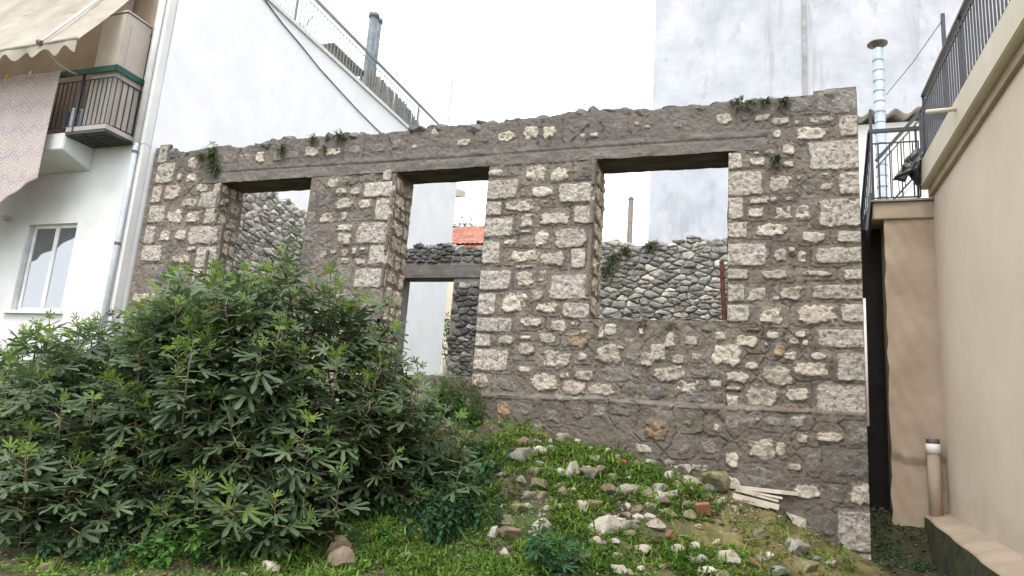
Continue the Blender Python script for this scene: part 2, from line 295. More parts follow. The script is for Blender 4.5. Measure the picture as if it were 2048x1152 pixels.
def link(name, data, parent=None, loc=None, rot=None, scale=None, label=None, cat=None, group=None, kind=None):
    o = bpy.data.objects.new(name, data); COL.objects.link(o)
    if loc is not None: o.location = loc
    if rot is not None: o.rotation_euler = rot
    if scale is not None: o.scale = scale
    if parent is not None:
        o.parent = parent
        pw = Vector((0, 0, 0)); q = parent
        while q is not None: pw += q.location; q = q.parent
        o.location = Vector(o.location) - pw       # loc is given in world space; parents carry translation only
    for k, v in (('label', label), ('category', cat), ('group', group), ('kind', kind)):
        if v: o[k] = v
    return o
def thing(name, label, cat, loc=(0, 0, 0), group=None):
    o = link(name, None, loc=loc, label=label, cat=cat, group=group); o.empty_display_size = .2; return o
class MB:
    def __init__(s): s.V = []; s.F = []
    def add(s, V, Fc):
        b = len(s.V); s.V += [tuple(v) for v in V]; s.F += [tuple(i + b for i in f) for f in Fc]; return s
    def box(s, x0, x1, y0, y1, z0, z1):
        return s.add([(x0, y0, z0), (x1, y0, z0), (x1, y1, z0), (x0, y1, z0), (x0, y0, z1), (x1, y0, z1), (x1, y1, z1), (x0, y1, z1)],
                     [(0, 3, 2, 1), (4, 5, 6, 7), (0, 1, 5, 4), (1, 2, 6, 5), (2, 3, 7, 6), (3, 0, 4, 7)])
    def hexa(s, P):
        return s.add(P, [(0, 3, 2, 1), (4, 5, 6, 7), (0, 1, 5, 4), (1, 2, 6, 5), (2, 3, 7, 6), (3, 0, 4, 7)])
    def tube(s, pts, r, seg=8, cap=True):
        pts = [np.array(p, float) for p in pts]; n = len(pts); rr = r if isinstance(r, (list, tuple)) else [r] * n
        b = len(s.V)
        for i, p in enumerate(pts):
            d = _n(pts[min(i + 1, n - 1)] - pts[max(i - 1, 0)])
            a = _n(np.cross(d, [0, 0, 1.] if abs(d[2]) < .95 else [1., 0, 0])); c = np.cross(d, a)
            for k in range(seg):
                t = 2 * math.pi * k / seg; s.V.append(tuple(p + rr[i] * (math.cos(t) * a + math.sin(t) * c)))
        for i in range(n - 1):
            for k in range(seg):
                k2 = (k + 1) % seg; s.F.append((b + i * seg + k, b + i * seg + k2, b + (i + 1) * seg + k2, b + (i + 1) * seg + k))
        if cap:
            s.F.append(tuple(b + k for k in range(seg))[::-1]); s.F.append(tuple(b + (n - 1) * seg + k for k in range(seg)))
        return s
    def bar(s, a, b_, w, h):
        """rectangular bar from a to b_, width w sideways, height h"""
        a = np.array(a, float); b_ = np.array(b_, float); d = _n(b_ - a)
        x = _n(np.cross(d, [0, 0, 1.] if abs(d[2]) < .98 else [0, 1., 0])); z = np.cross(x, d)
        P = [p + x * i * w / 2 + z * j * h / 2 for p in (a, b_) for i, j in ((-1, -1), (1, -1), (1, 1), (-1, 1))]
        return s.hexa(P)
    def obj(s, name, mat, parent=None, smooth=False, bevel=0, **kw):
        V = np.array(s.V, float); c = (V.min(0) + V.max(0)) / 2; c[2] = V[:, 2].min()
        me = mesh(name, V - c, s.F, mat, smooth)
        bm = bmesh.new(); bm.from_mesh(me); bmesh.ops.recalc_face_normals(bm, faces=bm.faces[:])
        if bevel: bmesh.ops.bevel(bm, geom=bm.edges[:], offset=bevel, segments=2, affect='EDGES', clamp_overlap=True)
        bm.to_mesh(me); bm.free()
        return link(name, me, parent, loc=tuple(c), **kw)
def box(name, b, mat, parent=None, **kw): return MB().box(*b).obj(name, mat, parent, **kw)
def grid_faces(nu, nv):
    i = np.arange(nu - 1)[:, None] * nv + np.arange(nv - 1)[None, :]
    return np.stack([i, i + nv, i + nv + 1, i + 1], -1).reshape(-1, 4)
def rough_sheet(O, u, v, n, w, h, amp, freq, res, seed, fn=None):
    """bumpy rectangular sheet O + a*u + b*v displaced along n; returns verts, quad faces"""
    nu = max(2, int(w / res) + 1); nv = max(2, int(h / res) + 1)
    A, B = np.meshgrid(np.linspace(0, w, nu), np.linspace(0, h, nv), indexing='ij')
    P = np.array(O)[None] + A.reshape(-1, 1) * np.array(u) + B.reshape(-1, 1) * np.array(v)
    d = amp * fbm(P * freq, seed, 4)
    if fn is not None: d = d + fn(A.ravel(), B.ravel())
    return P + d[:, None] * np.array(n), grid_faces(nu, nv)

# ================================================================== terrain
YW, YI = 10.03, 10.63                         # faces of the ruin's front wall
XR, XL = 1.27, -11.28                         # its right and left ends
_zx = np.array([-13, -6, -5, -3.64, -2.5, -1.42, -.9, -.43, .2, .75, 1.27, 1.6, 4.0])
_zz = np.array([.15, .25, .25, .14, .0, -.16, -.30, -.5, -.76, -1.03, -1.2, -1.22, -1.22])
def terrain(X, Y):
    X = np.asarray(X, float); Y = np.asarray(Y, float)
    zw = np.interp(X, _zx, _zz)
    d = np.clip(YW - Y, 0, None)
    sl = np.interp(X, [-12, -7, -4, -1, .5, 1.5], [.46, .48, .46, .42, .22, .10])
    z = zw - sl * d - .05 * np.sin(X * 1.9 + Y) * sst(0, .6, d)
    z = -1.5 + np.logaddexp(0, (z + 1.5) * 7) / 7
    P = np.stack([X, Y, 0 * X], -1).reshape(-1, 3)
    nz = (fbm(P * 1.6, 3, 2).reshape(X.shape) * .09 + fbm(P * 5.5, 5, 3).reshape(X.shape) * .075 + fbm(P * 15, 6, 2).reshape(X.shape) * .03)
    z = z + nz * sst(-30, -2, -np.abs(X + 3)) * sst(3.5, 6, Y)
    ins = sst(10.15, 10.5, Y)
    floor = np.where(X < XR - .05, .62, -1.2 + .55 * sst(10.0, 11.0, Y))
    z = z * (1 - ins) + floor * ins
    far = sst(16, 30, Y)
    return z * (1 - far) + .6 * far
_ht = np.concatenate([np.arange(2.0, 14, .02), np.arange(14, 40, .1)])
def hit(px, py):
    r = _n(ray(px, py)); P = _ht[:, None] * r
    b = np.nonzero(P[:, 2] < terrain(P[:, 0], P[:, 1]))[0]
    return P[b[0]] if len(b) else P[-1]
def build_ground():
    xs = np.concatenate([[-900, -400, -150, -60, -30, -20, -15], np.arange(-12.5, 3.6, .05), [5, 8, 12, 20, 40, 100, 300, 900]])
    ys = np.concatenate([[-300, -60, -15, -5, -1, 1, 2.5], np.arange(3.5, 12.2, .05), [13, 14, 16, 20, 25, 30, 45, 80, 160, 400, 1500]])
    X, Y = np.meshgrid(xs, ys, indexing='ij'); Z = terrain(X, Y)
    Fc = grid_faces(len(xs), len(ys))
    V = np.stack([X, Y, Z], -1).reshape(-1, 3); x, y = V[:, 0], V[:, 1]
    nz = fbm(V * 1.7, 44, 4) + .5 * fbm(V * 6, 45, 3)
    moss = sst(-.25, .15, x + .55 * nz + .45 + .30 * (YW - y)) * sst(1.45, 1.25, x) * sst(7.4, 8.2, y + .4 * nz)
    dark = sst(1.2, 1.42, x + .2 * nz) * sst(7.2, 7.8, y)
    me = mesh('ground', V, Fc, 'ground', True)
    at = me.color_attributes.new('zone', 'FLOAT_COLOR', 'POINT'); C4 = np.zeros((len(V), 4), np.float32); C4[:, 0] = moss; C4[:, 1] = dark; C4[:, 3] = 1
    at.data.foreach_set('color', C4.ravel())
    link('ground', me, kind='structure')
build_ground()

# ================================================================== ruin: front wall
OPEN = [(-9.51, -7.53, 1.70, 4.21), (-5.82, -4.14, .78, 4.21), (-2.37, -.43, 1.72, 4.22)]     # x0,x1,z0,z1
_top_px = [(330, 292), (360, 299), (400, 294), (440, 289), (480, 289), (520, 280), (560, 275), (600, 272), (650, 268), (700, 265), (760, 263), (800, 257),
           (850, 250), (900, 246), (950, 241), (1000, 238), (1050, 231), (1100, 227), (1150, 218), (1200, 215), (1250, 212), (1310, 211), (1350, 207),
           (1400, 203), (1450, 197), (1500, 196), (1550, 192), (1580, 195), (1620, 197), (1640, 187), (1665, 180), (1716, 178)]
_tp = np.array([onY(*p, YW) for p in _top_px])
def wall_top(x): return np.interp(x, _tp[:, 0], _tp[:, 2])
VIEWS = {'V1': (280, 280, 3.839), 'V2': (590, 320, 3.842), 'V3': (930, 310, 4.607), 'V4': (920, 540, 3.6), 'V5': (1180, 630, 3.6),
         'V6': (1440, 290, 4.267), 'V7': (1440, 540, 3.716), 'V8': (1360, 810, 3.6), 'T1': (320, 240, 4.267), 'T2': (780, 190, 4.267), 'T3': (1240, 160, 4.096)}
# kind letter q dressed quoin, s field stone, d grey smeared stone, r rusty, p pink ; boxes as measured in the photograph
STONES = {
'V1': "q 145 45 215 180;q 125 180 262 335;q 95 355 165 480;q 65 505 198 635;q 40 660 120 795;q 10 808 172 935;s 235 70 265 105;s 375 130 445 230;s 285 255 320 320;s 345 255 450 330;p 190 345 318 460;s 430 340 540 400;s 325 450 435 515;s 210 535 328 640;s 350 555 468 635;s 145 690 235 775;s 260 690 355 780;d 205 790 282 865;s 360 820 430 855;s 250 875 408 950;q 565 335 640 395;q 455 395 628 520;q 498 525 618 640;q 370 662 605 800;q 430 820 590 985;q 400 990 560 1110;d 30 960 190 1060;d 220 970 360 1050",
'V2': "d 150 230 295 380;d 100 500 298 655;d 98 400 150 490;s 255 135 340 205;d 390 145 435 175;d 530 105 615 165;q 680 75 742 160;s 312 215 410 265;s 420 210 508 265;q 525 170 745 285;s 305 295 450 385;s 480 305 585 372;q 620 295 735 465;p 190 405 300 485;s 355 400 405 470;d 440 385 585 450;s 330 495 450 545;s 318 560 428 655;q 465 480 725 645;s 185 695 250 760;s 270 690 320 725;s 355 685 410 740;s 435 675 478 735;s 498 670 548 700;s 345 750 420 800;s 458 755 540 810;q 568 655 712 805;q 455 835 690 985;d 110 870 190 960;d 60 690 150 810;d 240 850 400 960",
'V3': "s 255 135 365 190;d 415 135 465 180;s 548 105 740 250;s 790 115 965 240;d 1030 90 1165 215;q 240 230 490 405;s 525 320 545 380;s 610 285 830 385;q 865 260 1155 440;q 225 430 335 560;s 380 410 670 525;s 715 415 765 445;q 200 575 435 750;s 500 545 625 670;s 685 530 960 645;q 1000 470 1145 635;s 515 690 605 720;s 355 780 470 830;d 520 750 640 840;s 645 690 770 850;q 820 680 1120 855;q 170 790 325 1005;s 380 880 690 1000;s 700 885 920 1030;q 975 865 1115 1045;s 470 1020 560 1050;s 560 1015 640 1040",
'V4': "q 150 0 370 145;s 402 0 535 125;s 558 5 625 85;q 645 30 905 215;q 135 168 258 320;s 292 165 475 318;s 505 150 600 215;s 540 240 705 315;q 738 240 900 345;q 95 345 375 445;s 400 345 580 405;s 645 365 770 435;s 795 370 830 405;q 95 460 220 550;s 280 475 385 540;s 430 470 520 500;s 570 455 685 530;s 410 525 535 620;r 765 445 880 555;s 865 430 935 460;s 995 420 1040 500;q 80 570 345 725;s 415 685 515 740;s 578 575 790 715;s 845 595 945 660;p 90 750 210 850;d 250 780 420 880;s 510 745 710 880;s 720 740 785 780;p 745 800 870 900;s 820 720 970 800;s 910 815 1120 905;r 270 950 370 1095;d 410 960 550 1040;d 615 1010 710 1100;d 800 990 920 1070",
'V5': "s 60 70 100 175;s 100 65 195 155;s 35 205 245 350;d 250 170 350 330;s 345 260 465 365;q 435 210 545 325;s 350 90 395 155;s 530 115 620 240;s 675 145 780 225;s 600 280 690 360;s 725 275 805 325;d 65 380 350 485;s 450 365 690 480;d 720 370 910 440;s 870 205 1090 370;d 265 500 340 590;d 380 500 580 610;s 625 470 800 560;d 660 560 860 630;d 885 550 960 640;d 155 640 300 730;r 400 750 560 900;d 810 900 920 1010;d 620 920 720 1010;d 880 780 960 850;d 20 650 130 740;d 660 680 760 800",
'V6': "q 75 75 190 205;s 240 110 390 180;s 285 60 330 85;s 385 45 460 85;s 520 0 645 90;s 530 135 640 195;q 760 -35 1180 215;q 75 225 365 435;s 405 255 620 405;s 655 265 690 305;s 640 385 675 405;d 725 345 800 420;p 850 325 975 395;s 870 240 925 265;q 1010 235 1190 425;q 75 450 205 635;s 245 450 415 505;s 430 445 480 485;s 555 440 625 475;s 245 530 385 630;s 460 520 620 635;s 635 510 780 640;q 840 455 1192 700;q 75 660 235 795;s 310 670 570 780;d 630 745 665 805;s 690 740 890 835;q 1000 735 1192 835;q 65 835 405 1035;s 465 880 575 1010;s 580 870 650 935;s 655 905 740 1010;q 815 875 1192 1010;q 65 1060 240 1150;s 310 1065 590 1150;s 665 1070 950 1120;q 1060 1060 1192 1150",
'V7': "q 50 105 185 235;s 195 130 345 235;s 385 195 445 230;s 440 130 620 225;q 675 110 1048 220;q 48 260 215 385;s 290 280 465 400;s 575 260 865 395;q 900 245 1048 390;s 120 480 275 575;r 190 430 290 455;s 355 460 440 515;s 330 540 355 570;s 505 505 590 555;s 560 455 635 500;s 610 515 660 565;q 720 435 1048 580;r 400 560 480 640;s 470 610 570 670;s 660 610 800 670;s 555 685 795 795;q 870 615 1050 825;s 185 680 290 745;s 325 715 540 860;s 20 755 225 840;s 80 865 160 895;s 65 925 150 1015;s 195 860 420 1020;s 485 870 660 990;q 715 855 1055 1075;r 480 995 640 1050",
'V8': "s 480 240 690 400;s 690 270 765 365;s 330 350 430 450;d 160 250 240 350;s 840 205 925 275;d 925 220 980 280;s 985 200 1165 265;d 1210 140 1350 300;d 1050 335 1355 540;s 775 415 880 475;d 500 445 690 590;s 825 570 1010 670;s 1225 560 1358 725;d 1010 790 1125 970;q 1135 760 1360 1050;q 1290 1065 1360 1110;s 540 90 580 120;s 240 130 290 190;d 620 90 760 150;d 330 80 420 170;d 900 340 1000 470;d 1070 590 1190 720;d 480 640 620 700",
'T1': "d 540 280 655 370;d 670 290 780 350;s 825 275 890 360;d 1055 270 1180 330;s 1235 230 1365 315;s 1410 240 1530 305;d 1600 220 1710 285;d 1780 200 1940 280",
'T2': "s 180 430 250 465;s 350 290 420 340;s 560 380 690 440;d 740 350 860 410;s 920 310 1070 400;s 1140 260 1265 380;s 1300 265 1415 380;d 1520 255 1620 330;s 1620 330 1665 370;s 1705 325 1770 365;d 1880 240 1990 330;d 20 380 90 460;d 340 390 440 450",
'T3': "s 110 340 160 375;s 200 370 250 400;s 770 270 915 370;d 985 285 1060 335;s 1085 285 1225 340;s 1230 310 1380 370;s 1430 330 1465 370;s 1520 300 1750 355;q 1790 295 1950 465;s 1255 410 1320 480;s 1410 390 1700 495;d 1725 90 1945 265;d 1605 110 1705 265;d 1370 150 1580 270;d 430 330 540 400",
}
boxes = []
for vn, txt in STONES.items():
    ox, oy, s_ = VIEWS[vn]
    for it in txt.split(';'):
        k, *q = it.split(); x0, y0, x1, y1 = [float(a) / s_ for a in q]
        a = onY(ox + (x0 + x1) / 2, oy + y0, YW); b = onY(ox + (x0 + x1) / 2, oy + y1, YW)
        c = onY(ox + x0, oy + (y0 + y1) / 2, YW); d = onY(ox + x1, oy + (y0 + y1) / 2, YW)
        boxes.append([k, c[0], d[0], b[2], a[2]])
def clear_of(x0, x1, z0, z1, B, m=.02):
    return all(x1 + m < b[1] or x0 - m > b[2] or z1 + m < b[3] or z0 - m > b[4] for b in B)
# grey stones, half covered by mortar, in the gaps between the traced ones
rg = random.Random(12); tries = 0
OPENX = [(-9.51, -7.53, 1.70, 4.21), (-5.82, -4.14, .78, 4.21), (-2.37, -.43, 1.72, 4.22), (-9.97, .1, 4.18, 4.52)]
while tries < 9000 and len(boxes) < 330:
    tries += 1
    w, h = rg.uniform(.11, .30), rg.uniform(.09, .19); x = rg.uniform(-11.1, XR - .1) if rg.random() < .35 else rg.uniform(-4.0, XR - .1); zc_ = rg.uniform(-.9, 4.85)
    b = [rg.choice('gggs'), x - w / 2, x + w / 2, zc_ - h / 2, zc_ + h / 2]
    if b[2] > XR - .04 or b[4] > 4.86 or abs(zc_ - .54) < h / 2 + .05: continue
    if any(b[1] < o[1] + .05 and b[2] > o[0] - .05 and b[3] < o[3] + .03 and b[4] > o[2] - .03 for o in OPENX): continue
    if all(b[2] + .035 < q[1] or b[1] - .035 > q[2] or b[4] + .03 < q[3] or b[3] - .03 > q[4] for q in boxes): boxes.append(b)
n_traced = min(len(boxes), 300)
z = -1.3                                            # courses that the fig bush hides
while z < 3.9:
    hgt = rnd.uniform(.26, .36); x = XL + .05
    while x < -3.4:
        w = rnd.uniform(.3, .62); x1 = min(x + w, -3.4)
        b = [rnd.choice('qssd'), x + .05, x1 - .03, z + .05, z + hgt - .04]
        inop = any(b[1] < o[1] + .02 and b[2] > o[0] - .02 and b[3] < o[3] + .02 and b[4] > o[2] - .02 for o in OPEN)
        if b[2] - b[1] > .15 and not inop and b[4] < (2.6 if x < -9.6 or -7.6 < x < -5.8 else 1.7) and clear_of(*b[1:], boxes): boxes.append(b)
        x = x1
    z += hgt
BX = np.array([b[1:] for b in boxes])

def in_open(x, z):
    r = np.zeros(np.shape(x), bool)
    for o in OPEN: r |= (x > o[0]) & (x < o[1]) & (z > o[2]) & (z < o[3])
    return r
def front_wall():
    T = thing('ruined_stone_wall', 'roofless stone house wall with three openings under one concrete lintel', 'wall', ((XL + XR) / 2, (YW + YI) / 2, -1.45))
    res = .0155
    xs = np.linspace(XL, XR, int((XR - XL) / res)); zs = np.linspace(-1.45, 5.2, int(6.65 / res))
    for o in OPEN:
        for e in o[:2]: xs[np.argmin(abs(xs - e))] = e
        for e in o[2:]: zs[np.argmin(abs(zs - e))] = e
    X, Z = np.meshgrid(xs, zs, indexing='ij'); nx, nz = X.shape
    H = np.zeros_like(X)
    P = np.stack([X.ravel(), 0 * X.ravel(), Z.ravel()], -1)
    H += (.012 * fbm(P * 2.2, 11, 3) + .013 * fbm(P * 9, 12, 3) + .013 * fbm(P * 26, 13, 2)).reshape(X.shape)
    D1 = np.full(X.shape, 9., np.float32); D2 = D1.copy()
    wob = .03 * fbm(P * 5, 14, 2).reshape(X.shape); wob2 = .03 * fbm(P * 5, 15, 2).reshape(X.shape)
    for x0, x1, z0, z1 in BX:
        i0, i1 = np.searchsorted(xs, (x0 - .5, x1 + .5)); j0, j1 = np.searchsorted(zs, (z0 - .5, z1 + .5))
        sub = np.s_[i0:i1, j0:j1]
        dx = np.maximum(np.abs(X[sub] + wob[sub] * .5 - (x0 + x1) / 2) - (x1 - x0) / 2, 0); dz = np.maximum(np.abs(Z[sub] + wob2[sub] * .5 - (z0 + z1) / 2) - (z1 - z0) / 2, 0)
        d = np.maximum(dx, dz) + .25 * np.minimum(dx, dz)
        a = D1[sub]; b = D2[sub]
        D2[sub] = np.minimum(b, np.maximum(a, d)); D1[sub] = np.minimum(a, d)
    t = (D2 - D1) / .013
    fade = sst(.22, .12, D1) * sst(.004, .015, D1) * (.55 + .45 * sst(-.4, .2, vnoise(P * 1.3, 77).reshape(X.shape)))
    H += fade * (-.028 * np.exp(-(t) ** 2) + .007 * np.exp(-((t - 2.0) / 1.0) ** 2))
    # plinth below the offset course
    zc = .545 + .012 * np.sin(X * 2.1)
    H += .05 * sst(0, -.03, Z - zc) + .045 * np.exp(-((Z - zc) / .026) ** 2)
    edge = np.minimum(np.minimum(X - XL, XR - X), 1)
    for o in OPEN:
        e = np.maximum(np.maximum(o[0] - X, X - o[1]), np.maximum(o[2] - Z, Z - o[3])); edge = np.minimum(edge, np.where(e > -1e-6, e, 9))
    H *= sst(-.01, .05, edge) * .85 + .15
    Y = YW - H
    top = wall_top(X) - .05 + .04 * fbm(np.stack([X.ravel() * 4, 0 * X.ravel(), 0 * X.ravel()], -1), 5, 2).reshape(X.shape)
    V = np.stack([X, Y, Z], -1).reshape(-1, 3); Fc = grid_faces(nx, nz)
    cx, cz = X.ravel()[Fc].mean(1), Z.ravel()[Fc].mean(1)
    Fc = Fc[(~in_open(cx, cz)) & (cz < top.ravel()[Fc].mean(1))]
    used = np.unique(Fc); mp = np.full(len(V), -1); mp[used] = np.arange(len(used))
    link('mortar', mesh('mortar', V[used], mp[Fc][:, ::-1].copy(), 'mortar', True), T, loc=(0, 0, 0))
    # core behind the faces, jambs as rough sheets
    mb = MB(); e = .045
    spans = [(XL, -9.51), (-7.53, -5.82), (-4.14, -2.37), (-.43, XR)]
    for k, (a, b) in enumerate(spans): mb.box(a + (e if k else 0), b - (e if k < 3 else .02), YW + .05, YI, -1.45, 4.205)
    for o in OPEN: mb.box(o[0] - .3, o[1] + .3, YW + .055, YI - .004, -1.45, o[2] - .03)
    mb.obj('core', 'mortar', T)
    for a, b in ((XL, XR),):
        n = 60; xx = np.linspace(a, b, n + 1)
        cb = MB()
        for i in range(n):
            z1 = float(wall_top((xx[i] + xx[i + 1]) / 2)) - .07
            cb.box(xx[i], xx[i + 1], YW + .052, YI - .002, 4.5, z1)
        cb.obj('top_core', 'mortar', T)
    for o in OPEN:
        h = o[3] - o[2]
        for s, x in ((1, o[0]), (-1, o[1])):
            V, Fq = rough_sheet((x, YW, o[2]), (0, 1, 0), (0, 0, 1), (s, 0, 0), YI - YW, h, .02, 4, .03, 21)
            link('jamb', mesh('jamb', V, Fq, 'mortar', True), T, loc=(0, 0, 0))
        V, Fq = rough_sheet((o[0] - .02, YW - .0, o[2]), (1, 0, 0), (0, 1, 0), (0, 0, 1), o[1] - o[0] + .04, YI - YW, .035, 4, .035, 25, lambda a, b: .02 * sst(0, .06, b))
        link('sill', mesh('sill', V, Fq, 'mortar', True), T, loc=(0, 0, 0))
    return T
FW = front_wall()

def stone_mesh(w, h, k, seed, fu=(0, 0), skirt=.07):
    """one stone: a rough domed face of half sizes w,h in local (x, z), facing -y, with ragged edge and sides"""
    q = k == 'q'
    mu = 1.14 if q else 1.36
    nu = int(np.clip(2 * w * mu / .0125, 8, 56)); nv = int(np.clip(2 * h * mu / .0125, 8, 44))
    A, B = np.meshgrid(np.linspace(-mu, mu, nu), np.linspace(-mu, mu, nv), indexing='ij')
    if fu[0]: A = np.maximum(A, -1.0)
    if fu[1]: A = np.minimum(A, 1.0)
    a, b = A.ravel(), B.ravel()
    P = np.stack([a * w + seed * 3.7, b * h, 0 * a + seed * 1.3], -1)
    p = 8 if q else 3.6
    aa = a.copy()
    if fu[0]: aa = np.where(a < 0, a * .7, a)
    if fu[1]: aa = np.where(a > 0, a * .7, a)
    rho = (np.abs(aa) ** p + np.abs(b) ** p) ** (1 / p)
    rag = .20 if q else .62
    n1 = fbm(P * (8 if q else 9), seed % 97, 4); n2 = fbm(P * 26, seed % 89 + 5, 2)
    m_ = 1.02 - rho + rag * (.75 * n1 + .4 * n2)
    amp = {'q': .027, 'd': .018}.get(k, .026)
    mk = sst(-.10, .14 if q else .32, m_)
    d = amp * mk - .013
    cr = 1 - np.abs(fbm(P * 7 + 9, 33, 2)) * 2.2
    d = d + mk * ((.012 if q else .02) * cr + .020 * fbm(P * 17, 3, 3)) * (.6 if k == 'd' else 1) + .007 * vnoise(P * 48, 9)
    d = np.maximum(d, -.04)
    V = np.stack([a * w, -d, b * h], -1); Fc = grid_faces(nu, nv)[:, ::-1]
    idx = np.arange(nu * nv).reshape(nu, nv)
    ring = np.concatenate([idx[:, 0], idx[-1, 1:], idx[-2::-1, -1], idx[0, -2:0:-1]])
    base = len(V); R = V[ring].copy(); R[:, 1] = skirt; V = np.vstack([V, R]); n = len(ring); j = np.arange(n)
    sk = np.stack([ring, base + j, base + (j + 1) % n, ring[(j + 1) % n]], -1)
    sm = np.clip(1 - m_ / (.17 if q else .36), 0, 1); return V, np.vstack([Fc, sk]), np.concatenate([sm, np.ones(n)])
MK = {'g': 'stone_grey', 'q': 'stone_quoin', 's': 'stone_field', 'd': 'stone_dark', 'r': 'stone_rust', 'p': 'stone_pink', 'j': 'stone_jamb'}
fillV, fillF, nfv = [], [], 0
for i, (k, x0, x1, z0, z1) in enumerate(boxes):
    el = er = 0
    for e in (XL, -7.53, -4.14, -.43):
        if abs(x0 - e) < .09: x0 = e + .004; el = 1
    for e in (XR, -9.51, -5.82, -2.37):
        if abs(x1 - e) < .09: x1 = e - .004; er = 1
    w, h = (x1 - x0) / 2, (z1 - z0) / 2
    V, Fc, sm = stone_mesh(w, h, k, i + 1, (el, er))
    yo = YW - (.055 if (z0 + z1) / 2 < .54 else .0)
    c = np.array([(x0 + x1) / 2, yo, (z0 + z1) / 2])
    if i < n_traced:
        link('stone', mesh('stone', V, Fc, MK[k], True, sm=sm), FW, loc=tuple(c))
    else:
        fillV.append(V + c); fillF.append(Fc + nfv); nfv += len(V)
link('stone', mesh('stone', np.vstack(fillV), np.vstack(fillF), 'stone_field', True), FW, loc=(0, 0, 0), kind='stuff')
# dressed and rubble stones on the left-hand jambs (they face +x)
def jamb_stones(x, z0, z1, seed):
    r = random.Random(seed); z = z0 + .05; n = 0
    while z < z1 - .12:
        h = r.uniform(.22, .34); h = min(h, z1 - z)
        split = r.choice([(.0, .62), (.0, .38), (.0, .6)]) ; y = YW + .01
        cuts = [y, y + split[1] * .6, YI - .02] if r.random() < .55 else [y, y + .21, y + .40, YI - .02]
        for a, b in zip(cuts[:-1], cuts[1:]):
            if b - a < .06: continue
            V, Fc, sm = stone_mesh((b - a) / 2 - .008, h / 2 - .012, 'q' if n == 0 else 's', seed * 31 + n, (0, 0))
            V = np.stack([-V[:, 1], V[:, 0], V[:, 2]], -1); n += 1
            link('jamb_stone', mesh('jamb_stone', V, Fc, 'stone_jamb', True, sm=sm), FW, loc=(x + r.uniform(-.004, .012), (a + b) / 2, z + h / 2))
        z += h
jamb_stones(-9.51, 1.72, 4.2, 3); jamb_stones(-5.82, .8, 4.2, 4); jamb_stones(-2.37, 1.75, 4.2, 5)
# concrete lintel: front face, soffit
def lintel():
    x0, x1 = -9.97, .10
    V, Fq = rough_sheet((x0, YW - .012, 4.205), (1, 0, 0), (0, 0, 1), (0, -1, 0), x1 - x0, .30, .022, 11, .016, 31, lambda a, b: -.02 * np.exp(-((b - .19 - .01 * np.sin(a)) / .012) ** 2) + .008 * sst(.19, .21, b))
    X = V[:, 0]; lo = sst(.0, .06, V[:, 2] - 4.205)
    V[:, 2] += (1 - lo) * (.012 * fbm(np.stack([X * 9, 0 * X, 0 * X], -1), 8, 3))
    V[:, 2] += .0 * X
    Lp = link('lintel', mesh('lintel', V, Fq[:, ::-1].copy(), 'lintel', True), FW, loc=(0, 0, 0))
    MB().box(x0, x1, YW + .02, YI + .002, 4.212, 4.5).obj('beam_core', 'soffit', Lp)
    for i, o in enumerate(OPEN):
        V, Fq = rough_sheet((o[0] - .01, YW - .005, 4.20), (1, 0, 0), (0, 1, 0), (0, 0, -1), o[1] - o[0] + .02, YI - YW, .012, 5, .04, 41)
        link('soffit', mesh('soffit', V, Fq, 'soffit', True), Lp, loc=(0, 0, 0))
lintel()
# cap stones along the broken top
def rock_proto(seed, sub=3, cuts=15, flat=1.0):
    bm = bmesh.new(); bmesh.ops.create_icosphere(bm, subdivisions=sub, radius=1)
    V = np.array([v.co[:] for v in bm.verts]); r = np.random.default_rng(seed)
    for _ in range(cuts):
        n = r.normal(size=3); n /= np.linalg.norm(n); d = r.uniform(.42, .82); s = np.maximum(V @ n - d, 0); V -= (s * .98)[:, None] * n
    V *= (1 + .10 * fbm(V * 2.2 + seed, seed, 2) + .07 * fbm(V * 6 + seed, seed + 1, 3))[:, None]
    V /= np.abs(V).max(0); V[:, 2] *= flat
    Fc = np.array([[v.index for v in f.verts] for f in bm.faces]); bm.free()
    return V, Fc
PROTO = [rock_proto(100 + i) for i in range(12)]
PROTO_S = [rock_proto(200 + i, 2, 9) for i in range(8)]
def cap():
    ms = [mesh('capstone', V, Fc, 'capstone', True) for V, Fc in PROTO_S]
    x = XL + .12; n = 0
    while x < .93:
        w = rnd.uniform(.13, .30); h = rnd.uniform(.09, .15); zt = float(wall_top(x + w / 2))
        for yy in ((YW + .13, YW + .44) if n % 1 == 0 else ()):
            link('capstone', ms[rnd.randrange(8)], FW, loc=(x + w / 2, yy + rnd.uniform(-.02, .05), zt - h * .7 + rnd.uniform(-.02, .03)), rot=(rnd.uniform(-.4, .4), rnd.uniform(-.4, .4), rnd.uniform(0, 6)), scale=(w * .62, rnd.uniform(.15, .2), h))
        x += w * rnd.uniform(.8, 1.0); n += 1
    MB().box(.86, XR - .005, YW + .0, YI, 4.72, 5.02).obj('corner_block', 'stone_dark', FW, bevel=.02)
cap()
for i in range(13):
    x = -2.3 + i * .145 + rnd.uniform(-.04, .04); me_ = mesh('sill_stone', *PROTO_S[i % 8], 'capstone' if i % 3 else 'stone_field', True)
    link('sill_stone', me_, FW, loc=(x, YW + .07 + rnd.uniform(0, .05), 1.70 + rnd.uniform(-.02, .02)), rot=(0, 0, rnd.uniform(0, 6)), scale=(rnd.uniform(.05, .12), .09, rnd.uniform(.025, .055)))

